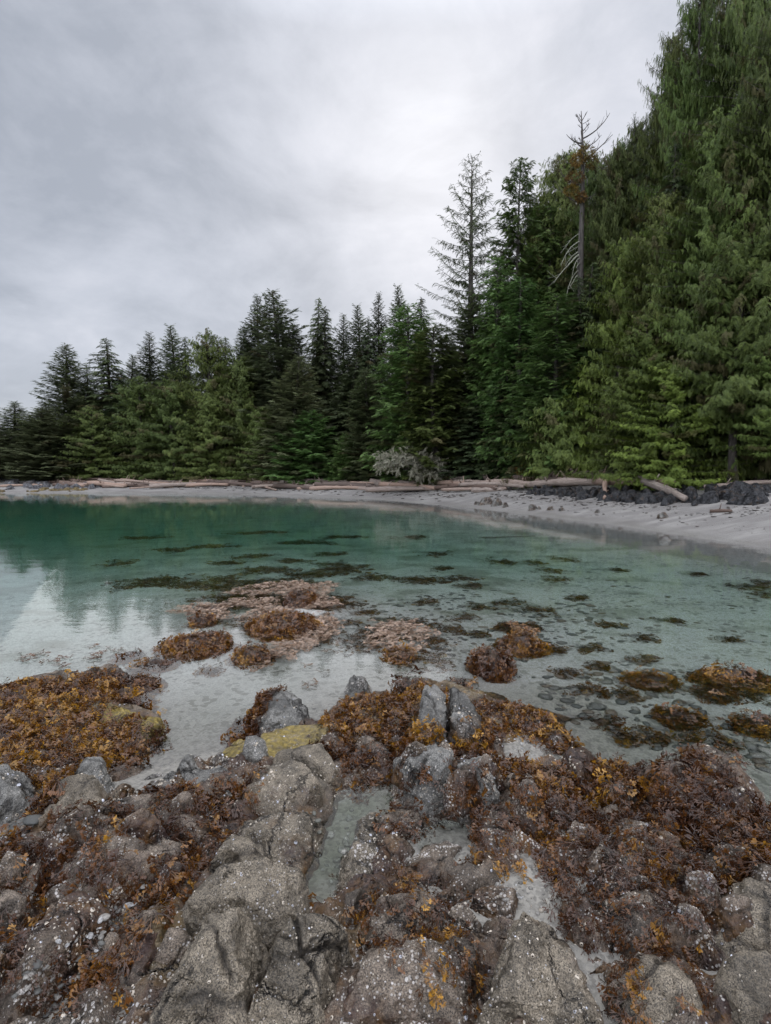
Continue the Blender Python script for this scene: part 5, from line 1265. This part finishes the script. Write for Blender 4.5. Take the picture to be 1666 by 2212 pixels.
# ------------------------------------------------------------------ far shore: drift logs
def log(name, label, a, b, r0, r1, seed, mat='drift', group=None, bend=.03, root=False, cat='driftwood', zadd=0.0):
    rg = np.random.default_rng(seed); a = np.array(a, float); b = np.array(b, float); c = (a + b) / 2
    L = np.linalg.norm(b - a); n = max(8, int(L / .35)); s = np.linspace(0, 1, n)
    ax = norm(b - a); side = norm(np.cross(ax, [0, 0, 1])); 
    pts = a + np.outer(s, b - a) + np.outer(np.sin(s * 3.14 * rg.uniform(.8, 1.6) + rg.uniform(0, 2)) * bend * L, side) * .5 + np.outer(np.sin(s * 3.1) * bend * L * rg.uniform(-.3, .8), [0, 0, 1])
    rad = (r0 + (r1 - r0) * s) * (1 + .10 * np.sin(s * 9 + seed) + .06 * rg.normal(size=n))
    if root: rad = rad * (1 + 1.1 * np.exp(-s * L / .35))
    V, F = tube(pts, rad, 10)
    V = V + .20 * r0 * fbm(V * np.array([3, 3, 3]) + seed, 4)[:, None] * norm(V - c)
    parts = [(V, F)]
    for k in range(rg.integers(1, 6)):                      # broken branch stubs
        i = rg.integers(1, n - 1); d = norm(rg.normal(size=3) + ax * .5); d[2] = abs(d[2])
        parts.append(tube([pts[i], pts[i] + d * rad[i] * 2.0, pts[i] + d * rad[i] * rg.uniform(2.6, 4.5)], [rad[i] * .4, rad[i] * .25, rad[i] * .12], 5))
    if root:
        for k in range(11):
            d = norm(np.cross(ax, rg.normal(size=3)) + ax * rg.uniform(-.6, .1)); l = r0 * rg.uniform(2.5, 5.5)
            parts.append(tube([pts[0], pts[0] + d * l * .5 + rg.normal(0, .05, 3), pts[0] + d * l + rg.normal(0, .1, 3)], [r0 * .5, r0 * .28, r0 * .06], 5))
    V, F = join(parts)
    # local x along the log, so that the grain follows it
    Rm = frames(ax[None], np.array([[0, 0, 1.]]))[0]
    Vl = (V - c) @ Rm
    o = link(name, mk_mesh(name, Vl, tri_fix(F), [M[mat]], None, True), c)
    from mathutils import Matrix
    o.rotation_euler = Matrix(Rm.tolist()).to_euler()
    return tag(o, label, cat, group)
def logpx(u1, v1, u2, v2, r0, r1, label, seed, mat='drift', z1=0.0, z2=0.0, **kw):
    a, b = hit(u1, v1), hit(u2, v2)
    a[2] += r0 * .7 + z1; b[2] += r1 * .7 + z2
    return log('driftwood_log', label, a, b, r0, r1, seed, mat, **kw)
logpx(1285, 1061, 1452, 1066, .19, .15, 'long pale drift log lying on top of the riprap', 1, z1=.35, z2=.35)
logpx(1380, 1062, 1478, 1088, .19, .13, 'weathered log end tilting down off the riprap toward the beach', 2, z1=.40, z2=.08)
logpx(1150, 1062, 1290, 1061, .20, .18, 'orange-pink straight drift log left of the long pale one', 3, z1=.25, z2=.3)
logpx(1040, 1056, 1160, 1062, .20, .17, 'rust coloured drift log below the upturned roots', 4, z1=.2, z2=.2)
logpx(1240, 1050, 1325, 1046, .34, .30, 'thick grey stranded trunk under the round cedar bush', 5, z1=.15, z2=.35, mat='drift_dark')
logpx(1160, 1056, 1240, 1052, .24, .20, 'short grey-brown trunk in front of the round cedar bush', 6, z1=.2, z2=.25)
logpx(1170, 1060, 1200, 1054, .26, .2, 'dark burnt stump end lying on the logs', 7, z1=.3, z2=.5, mat='drift_dark')
logpx(1298, 1082, 1322, 1062, .09, .12, 'pale twisted driftwood limb propped on the riprap stones', 8, z1=.05, z2=.55, bend=.16)
logpx(1520, 1069, 1690, 1058, .10, .08, 'long thin drift pole under the dark hollow at right', 9, z1=.2, z2=.25)
logpx(1535, 1108, 1580, 1107, .06, .05, 'short black log lying on the right beach', 10, mat='drift_dark')
logpx(1060, 1056, 1028, 1036, .16, .12, 'upturned drift roots with reaching snags beside the fallen grey branch', 11, mat='drift_dark', z1=.05, z2=.7, root=True)
logpx(560, 1046, 640, 1044, .22, .2, 'grey log with a dark burnt end on the far beach', 12)
logpx(0, 1052, 100, 1050, .12, .1, 'pale flat drift log on the left rocky point', 13)
G = 'drift logs along the top of the far beach'
rgl = random.Random(21)
for k in range(105):
    u = rgl.uniform(150, 1060); Lw = rgl.uniform(2.0, 7.5); Yb = float(np.interp(u, TREE_U, TREE_Y)) - rgl.uniform(2.6, 7.0)
    x = (u - CU) / FPX * Yb; tdir = np.array([np.interp(u + 20, TREE_U, TREE_Y) * (u + 20 - CU) / FPX - np.interp(u, TREE_U, TREE_Y) * (u - CU) / FPX, np.interp(u + 20, TREE_U, TREE_Y) - np.interp(u, TREE_U, TREE_Y)])
    tdir = norm(tdir); an_ = rgl.gauss(0, .22); tdir = np.array([tdir[0] * math.cos(an_) - tdir[1] * math.sin(an_), tdir[0] * math.sin(an_) + tdir[1] * math.cos(an_)])
    p, q = np.array([x, Yb]) - tdir * Lw / 2, np.array([x, Yb]) + tdir * Lw / 2
    r = rgl.uniform(.08, .24); st = rgl.choice([0, 0, .12, .3])
    log('driftwood_log', 'bleached drift log in the long jumble at the top of the far beach', [p[0], p[1], tz(*p) + r * .7 + st], [q[0], q[1], tz(*q) + r * .5 + st * rgl.random()], r, r * rgl.uniform(.6, .9), 100 + k,
        rgl.choice(['drift', 'drift', 'drift', 'drift_dark']), group=G)
for k in range(16):
    u = rgl.uniform(1060, 1300); Yb = float(np.interp(u, TREE_U, TREE_Y)) - rgl.uniform(.4, 2.6); x = (u - CU) / FPX * Yb; Lw = rgl.uniform(1.5, 4.5)
    tdir = norm(np.array([1.0, -1.0 + rgl.gauss(0, .35)])); p, q = np.array([x, Yb]) - tdir * Lw / 2, np.array([x, Yb]) + tdir * Lw / 2; r = rgl.uniform(.09, .22)
    log('driftwood_log', 'drift log wedged in the pile between the roots and the riprap', [*p, tz(*p) + r * .7 + rgl.choice([0, .2])], [*q, tz(*q) + r * .6 + rgl.choice([0, .25])], r, r * .75, 300 + k, rgl.choice(['drift', 'drift_dark']), group='drift logs piled by the riprap')

# riprap and shore rocks: a few shapes, each stone an object of its own
def stone_mesh(seed, mat, sub=4, flat=.7, p=26, crust=.2, barn=0.0):
    rg = np.random.default_rng(seed); a = np.sort(rg.uniform(0, 6.28, 8))
    V, F, crk, size, c = rock_shape(np.c_[np.cos(a), np.sin(a) * rg.uniform(.6, .95)] * .5, 0, flat, seed, sub, p=p, batter=.25, cracks=0, chips=8, tilt=rg.normal(0, .3, 2))
    n1 = fbm(V * 3 + seed, 3)
    return mk_mesh('stone', V, [F], [M[mat]], {'col': np.c_[np.clip(crust + .4 * n1, 0, 1), crk, np.full(len(V), barn), np.zeros(len(V))]}, True)
RIP = [stone_mesh(400 + i, 'basalt') for i in range(7)]
SHR = [stone_mesh(420 + i, 'shorerock', flat=.5) for i in range(6)]
BRN = [stone_mesh(440 + i, 'greyrock', sub=5, flat=.75, crust=.45, barn=.8) for i in range(4)]
def put_stone(name, meshes, x, y, s, rgx, label, group=None, sink=.2, sz=None):
    o = link(name, rgx.choice(meshes), (x, y, tz(x, y) - s * sink), None, (rgx.gauss(0, .15), rgx.gauss(0, .15), rgx.uniform(0, 6.28)), (s, s * rgx.uniform(.75, 1), (sz or s) * rgx.uniform(.8, 1.1)))
    return tag(o, label, 'rock', group)
rgr = random.Random(8)
def strip(u0, u1, v0, v1, n, smin, smax, meshes, name, label, group, sink=.2):
    for k in range(n):
        u = rgr.uniform(u0, u1); t = (u - u0) / (u1 - u0); v = (v0 if not callable(v0) else v0(u)) + rgr.random() * ((v1 if not callable(v1) else v1(u)) - (v0 if not callable(v0) else v0(u)))
        p = hit(u, v); put_stone(name, meshes, p[0], p[1], rgr.uniform(smin, smax), rgr, label, group, sink)
strip(1140, 1460, lambda u: np.interp(u, [1140, 1300, 1460], [1061, 1064, 1066]), lambda u: np.interp(u, [1140, 1200, 1300, 1460], [1067, 1074, 1082, 1090]), 95, .3, .75, RIP, 'rock', 'angular blue-black riprap rock in the bank under the drift logs', 'riprap rocks under the drift logs', .1)
strip(1455, 1670, lambda u: 1060, lambda u: np.interp(u, [1455, 1670], [1092, 1090]), 35, .4, .95, RIP, 'rock', 'shaded dark rock on the bank below the dark hollow at right', 'dark rocks below the hollow', .1)
strip(-30, 215, lambda u: np.interp(u, [-30, 60, 215], [1032, 1038, 1048]), lambda u: np.interp(u, [-30, 215], [1060, 1056]), 70, .5, 1.35, SHR, 'rock', 'blue-grey shore rock on the rocky point at the far left', 'shore rocks on the far left point', .15)
YEL = [stone_mesh(460 + i, 'yellowrock', flat=.35) for i in range(3)]
strip(-20, 185, lambda u: 1057, lambda u: 1063, 20, .5, 1.2, YEL, 'rock', 'low yellow-brown rock at the water line of the far left point', 'yellow-brown rocks at the water line of the point', .15)
for u, v, s, lab in [(1048, 1090, 1.0, 'largest weedy rock at the water edge below the driftwood'), (1075, 1092, .8, 'jagged middle rock at the water edge below the driftwood'), (1092, 1096, .55, 'right-hand rock of the trio at the water edge'),
                     (1030, 1090, .4, 'small flat rock left of the weedy trio at the water edge'), (1152, 1102, .55, 'low weedy rock alone on the lower beach'), (1190, 1102, .45, 'small grey rock right of the low weedy one'), (1215, 1104, .4, 'flat stone with seaweed on the lower beach'),
                     (1165, 1100, .3, 'pebble-sized rock between the low beach rocks'), (1290, 1108, .35, 'last flat stone of the row across the lower beach')]:
    p = hit(u, v); put_stone('rock', BRN, p[0], p[1], s * .8, rgr, lab, None, .15)
for u, v, s, lab in [(1432, 1136, .42, 'brown wedge-shaped rock standing on wet sand at the right'), (1437, 1166, .52, 'pale speckled rock standing in shallow water with its reflection'), (1340, 1143, .26, 'small half-sunk stone in the right shallows')]:
    p = on_plane(u, v, 0.0); put_stone('boulder', BRN, p[0], p[1], s, rgr, lab, None, .22)

# sunken drift pole and the thin white marker pole
a, b = on_plane(1040, 1178, -.25), on_plane(1155, 1174, -.25)
log('driftwood_log', 'waterlogged dark pole lying under the clear water', a, b, .06, .05, 55, 'drift_dark')
p = hit(928, 1051)
V, F = tube([[0, 0, -.2], [0, 0, .9], [0.01, 0, 1.85]], [.036, .034, .030], 10)
m_, nt_, out_ = new_mat('white_pole_paint'); pn = noise(nt_, nd(nt_, 'ShaderNodeNewGeometry').outputs['Position'], 30.0, 4, .6)
principled(nt_, out_, Base_Color=ramp(nt_, pn, [(.3, (.55, .55, .53)), (.7, (.78, .78, .76))]), Roughness=.5); M['pole'] = m_
tag(link('marker_pole', mk_mesh('marker_pole', V, tri_fix(F), [M['pole']], None, True), p), 'thin white marker pole standing upright before the bare tangled bush', 'pole')

# ------------------------------------------------------------------ bare branches: a generic twiggy growth
def branchlets(root_pts, rg, depth, L, r, spread, grav, out):
    """recursive twigs; out collects tubes, returns tips"""
    tips = []
    for (p, d) in root_pts:
        stack = [(np.array(p, float), norm(np.array(d, float)), L, r, depth)]
        while stack:
            p0, d0, l, rad, k = stack.pop()
            q = [p0]; dd = d0.copy()
            for s in range(4):
                dd = norm(dd + rg.normal(0, .14, 3) + np.array([0, 0, grav])); q.append(q[-1] + dd * l / 4)
            out.append(tube(q, np.linspace(rad, rad * .45, 5), 4 if rad > .01 else 3, False))
            tips.append((q[-1], dd)); tips.append((q[2], dd))
            if k > 0:
                for j in range(rg.integers(2, 4)):
                    i = rg.integers(2, 5)
                    stack.append((q[i], norm(dd + rg.normal(0, spread, 3)), l * rg.uniform(.5, .8), rad * .5, k - 1))
    return tips
# the fallen lichen-grey branch on the beach edge
rg = np.random.default_rng(77); Yb = 42.0
foot = at_depth(1000, 1026, Yb); tipp = at_depth(838, 1004, Yb - 1.0)
root = tag(link('fallen_tree', None, foot), 'fallen bare tree with grey lichened twigs lying over the drift logs', 'tree')
tubes = [tube([foot, foot * .6 + tipp * .4 + [0, 0, .25], foot * .2 + tipp * .8 + [0, 0, .35], tipp], [.14, .10, .06, .02], 7)]
twig = []; st = []
for s in np.linspace(.2, 1, 44):
    pt = foot * (1 - s) + tipp * s + np.array([0, 0, .3 * math.sin(s * 3)])
    st.append((pt, np.array([-.5, rg.normal(0, .6), rg.normal(.35, .55)])))
tips = branchlets(st, rg, 2, .72, .022, .6, -.05, twig)
V, F = join(tubes + twig); link('trunk', mk_mesh('trunk', V - foot, tri_fix(F), [M['palewood']], None, True), parent=root)
Tt, Tf = frond(4, .3, .10, .35); P3 = np.array([t[0] for t in tips]); D3 = np.array([t[1] for t in tips]) + rg.normal(0, .5, (len(tips), 3)) + [0, 0, -.5]
P3 = np.repeat(P3, 3, 0); D3 = np.repeat(D3, 3, 0) + rg.normal(0, .4, (len(P3), 3))
Vt, Ff = place(Tt, Tf, frames(D3, rg.normal(size=D3.shape)) * rg.uniform(.2, .42, len(P3))[:, None, None], P3 - foot)
link('crown', mk_mesh('crown', Vt, [Ff], [M['lichen']], {'col': np.c_[np.repeat(rg.uniform(0, 1, len(P3)), len(Tt)), np.zeros((len(Vt), 2))]}), parent=root)

# the dead snag with moss clumps
Ys = 36.5; base = at_depth(1262, 1030, Ys); base[2] = tz(base[0], base[1]) - .2; top = at_depth(1254, 240, Ys); Hs = top[2] - base[2]
rg = np.random.default_rng(91)
root = tag(link('dead_tree', None, base), 'bare dead snag with golden moss clumps towering over the cedars', 'tree')
s = np.linspace(0, 1, 22); ln = base + np.outer(s, top - base); ln[:, 0] += .12 * np.sin(s * 9); rad = .34 * (1 - s) ** .75 + .02 + .25 * np.exp(-s * 14)
tubes = [tube(ln, rad, 9)]
def at(sv): return np.array([np.interp(sv, s, ln[:, k]) for k in range(3)])
def vs(v): return (at_depth(1254, v, Ys)[2] - base[2]) / Hs
def bough(v, dirx, L, rise, curl, r=.06, dy=0.0, depth=1):
    p = at(vs(v)); q = [p]; d = norm(np.array([dirx, dy, rise]))
    for k in range(7):
        d = norm(d + np.array([0, 0, curl]) + rg.normal(0, .07, 3)); q.append(q[-1] + d * L / 7)
    tubes.append(tube(q, np.linspace(r, .012, 8), 5, False))
    for k in range(2 + depth * 2):
        i = rg.integers(2, 7); dd = norm(d + rg.normal(0, .5, 3) + [0, 0, .2])
        tubes.append(tube([q[i], q[i] + dd * L * .14, q[i] + dd * L * .26 + [0, 0, .05]], [.02, .014, .006], 3, False))
    return q
bough(300, 1, 2.6, .5, .12, .05); bough(310, -1, 1.2, .05, .10, .06, .2); bough(318, -1, .9, -.05, .16, .05, -.5); bough(325, 1, 1.5, .6, .08, .04); bough(345, 1, 2.4, .3, .10, .05)
bough(285, .6, .8, .6, .1, .03); bough(268, -.6, .7, .6, .1, .03); bough(262, .5, .6, .7, .1, .03); bough(360, -1, 1.2, .2, .05, .04); bough(400, -1, 1.8, -.05, .18, .05); bough(440, -1, 2.3, -.1, .18, .05); bough(430, 1, .9, .0, .05, .04)
for v in range(255, 320, 7): bough(v, rg.choice([-1, 1]), rg.uniform(.25, .6), .4, .1, .018, rg.normal(0, .6), 0)
V, F = join(tubes); link('trunk', mk_mesh('trunk', V - base, tri_fix(F), [M['deadwood']], None, True), parent=root)
tubes = []
for v, L in ((520, 2.6), (541, 1.4), (548, 3.0), (557, 2.0), (581, 2.7), (590, 1.2), (503, 1.7), (530, .9), (568, 1.1)): bough(v, -1, L, rg.uniform(-.6, -.05), rg.uniform(-.2, 0), rg.uniform(.03, .065), rg.uniform(-1.2, .6), 1)
V, F = join(tubes); link('lichened_branch', mk_mesh('lichened_branch', V - base, tri_fix(F), [M['palewood']], None, True), parent=root)
for v, dx, w, h in ((335, .15, .50, .26), (352, -.50, .32, .30), (357, .40, .34, .32), (390, -.6, .52, .22), (417, -.85, .38, .22), (432, -.2, .28, .2)):
    c = at(vs(v)) + np.array([dx, -.35, 0]); n = 260
    D = norm(rg.normal(size=(n, 3))); D *= rg.uniform(.5, 1, (n, 1)) ** .4
    Pm = c + D * np.array([w, w * .8, h]); Tt, Tf = frond(4, .3, .14, .2)
    Vt, Ff = place(Tt, Tf, frames(D + rg.normal(0, .4, D.shape) + [0, 0, -.3], rg.normal(size=D.shape)) * rg.uniform(.14, .26, n)[:, None, None], Pm - base)
    link('moss_clump', mk_mesh('moss_clump', Vt, [Ff], [M['moss']], {'col': np.c_[np.repeat(rg.uniform(0, 1, n), len(Tt)), np.zeros((len(Vt), 2))]}), parent=root)
# bare arched limbs under the low cedar boughs at right
rg = np.random.default_rng(92)
for k, (u1, v1, u2, v2, lab) in enumerate([(1380, 1040, 1440, 1062, 'bare arching limb drooping below the bright low cedar'), (1500, 1070, 1540, 1010, 'bare crooked limb at the left of the dark hollow'), (1560, 1060, 1585, 1015, 'thin bare upright stem inside the dark hollow')]):
    Yl = float(np.interp(u1, TREE_U, TREE_Y)) - 1.5; a = at_depth(u1, v1, Yl); b = at_depth(u2, v2, Yl); out = []
    branchlets([(a, b - a)], rg, 2, float(np.linalg.norm(b - a)), .04, .5, .02, out)
    V, F = join(out); tag(link('bare_branch', mk_mesh('bare_branch', V - a, tri_fix(F), [M['palewood']], None, True), a), lab, 'branch')

# undergrowth along the forest edge: one uncountable mass of low sprays
rg = np.random.default_rng(55); n = 9000
uu = rg.uniform(-60, 1760, n); Yu = np.interp(uu, TREE_U, TREE_Y) + rg.uniform(-1.5, 5, n); xu = (uu - CU) / FPX * Yu
keep = perlin(np.c_[xu * .35, Yu * .35, np.zeros(n)]) > -.25; uu, Yu, xu = uu[keep], Yu[keep], xu[keep]; n = len(uu)
zu = terrain(np.c_[xu, Yu]); hh = rg.uniform(0, 1, n) ** 1.6 * (.7 + 1.4 * np.clip(perlin(np.c_[xu * .5, Yu * .5, np.ones(n)]) + .4, 0, 1))
Tt, Tf = frond(5, .36, .13, .25); az = rg.uniform(0, 6.28, n)
Vt, Ff = place(Tt, Tf, frames(np.c_[np.cos(az), np.sin(az), rg.uniform(-.5, .5, n)], rg.normal(0, .4, (n, 3)) + [0, 0, 1]) * rg.uniform(.4, .8, n)[:, None, None], np.c_[xu, Yu, zu + hh])
link_o = link('undergrowth', mk_mesh('undergrowth', Vt, [Ff], [M['hemlock']], {'col': np.c_[np.repeat(rg.uniform(0, 1, n), len(Tt)), np.zeros((len(Vt), 2))]}))
tag(link_o, 'low dark undergrowth along the foot of the forest', 'undergrowth', None, 'stuff')
# golden bush on the stump beside the round cedar bush
p = at_depth(1147, 1030, 35.5); n = 700; D = norm(rg.normal(size=(n, 3))); D[:, 2] = np.abs(D[:, 2]); D *= rg.uniform(.3, 1, (n, 1)) ** .5
zb_ = tz(p[0], p[1]); Pm = D * np.array([.95, .8, 1.4])
Vt, Ff = place(Tt, Tf, frames(D + rg.normal(0, .3, D.shape), rg.normal(size=D.shape)) * rg.uniform(.25, .5, n)[:, None, None], Pm)
tag(link('bush', mk_mesh('bush', Vt, [Ff], [M['moss']], {'col': np.c_[np.repeat(rg.uniform(.2, 1, n), len(Tt)), np.zeros((len(Vt), 2))]}), (p[0], p[1], zb_)), 'golden-green bush growing on the bank beside the upturned roots', 'bush')

# wrack: dry weed, bark bits and small stones strewn in lines along the beach
rg = np.random.default_rng(66); n = 5200
uu = rg.uniform(120, 1760, n); t = np.r_[rg.normal(.45, .05, n // 3), rg.normal(.72, .06, n // 3), rg.uniform(.15, 1, n - 2 * (n // 3))]
Yt_ = np.interp(uu, TREE_U, TREE_Y) - 2.5; vs_ = np.interp(uu, [0, 200, 500, 800, 1000, 1150, 1300, 1400, 1500, 1666, 1800], [1065, 1062, 1067, 1078, 1095, 1112, 1130, 1145, 1160, 1185, 1215])
Ys_ = CAM_H * FPX / (vs_ - 1025); Yw = Ys_ + (Yt_ - Ys_) * np.clip(t + .05 * perlin(np.c_[uu * .02, np.zeros((n, 2))]), .02, 1.05); xw = (uu - CU) / FPX * Yw
keep = perlin(np.c_[xw * .5, Yw * .5, np.zeros(n) + 6]) > -.3; xw, Yw = xw[keep], Yw[keep]; n = len(xw); zw = terrain(np.c_[xw, Yw])
T, F = ico(1); sz = (.015 + .10 * rg.random(n) ** 3) * np.clip(Yw / 38, .3, 1.1)
Rm = frames(np.c_[rg.normal(size=(n, 2)), np.zeros(n)], np.tile([0, 0, 1.], (n, 1))) * (sz[:, None] * np.c_[rg.uniform(1, 2.6, n), np.ones(n), np.full(n, .5)])[:, None, :]
V, FF = place(T, F, Rm, np.c_[xw, Yw, zw + sz * .15])
tn = np.array([(.035, .026, .02), (.06, .045, .035), (.20, .19, .18), (.03, .022, .016), (.33, .30, .27)])[rg.integers(0, 5, n)] * rg.uniform(.6, 1.3, (n, 1))
tag(link('beach_wrack', mk_mesh('beach_wrack', V, [FF], [M['pebble']], {'col': np.repeat(tn, len(T), 0)}, True)), 'dark wrack and small stones strewn in lines along the grey beach', 'wrack', None, 'stuff')
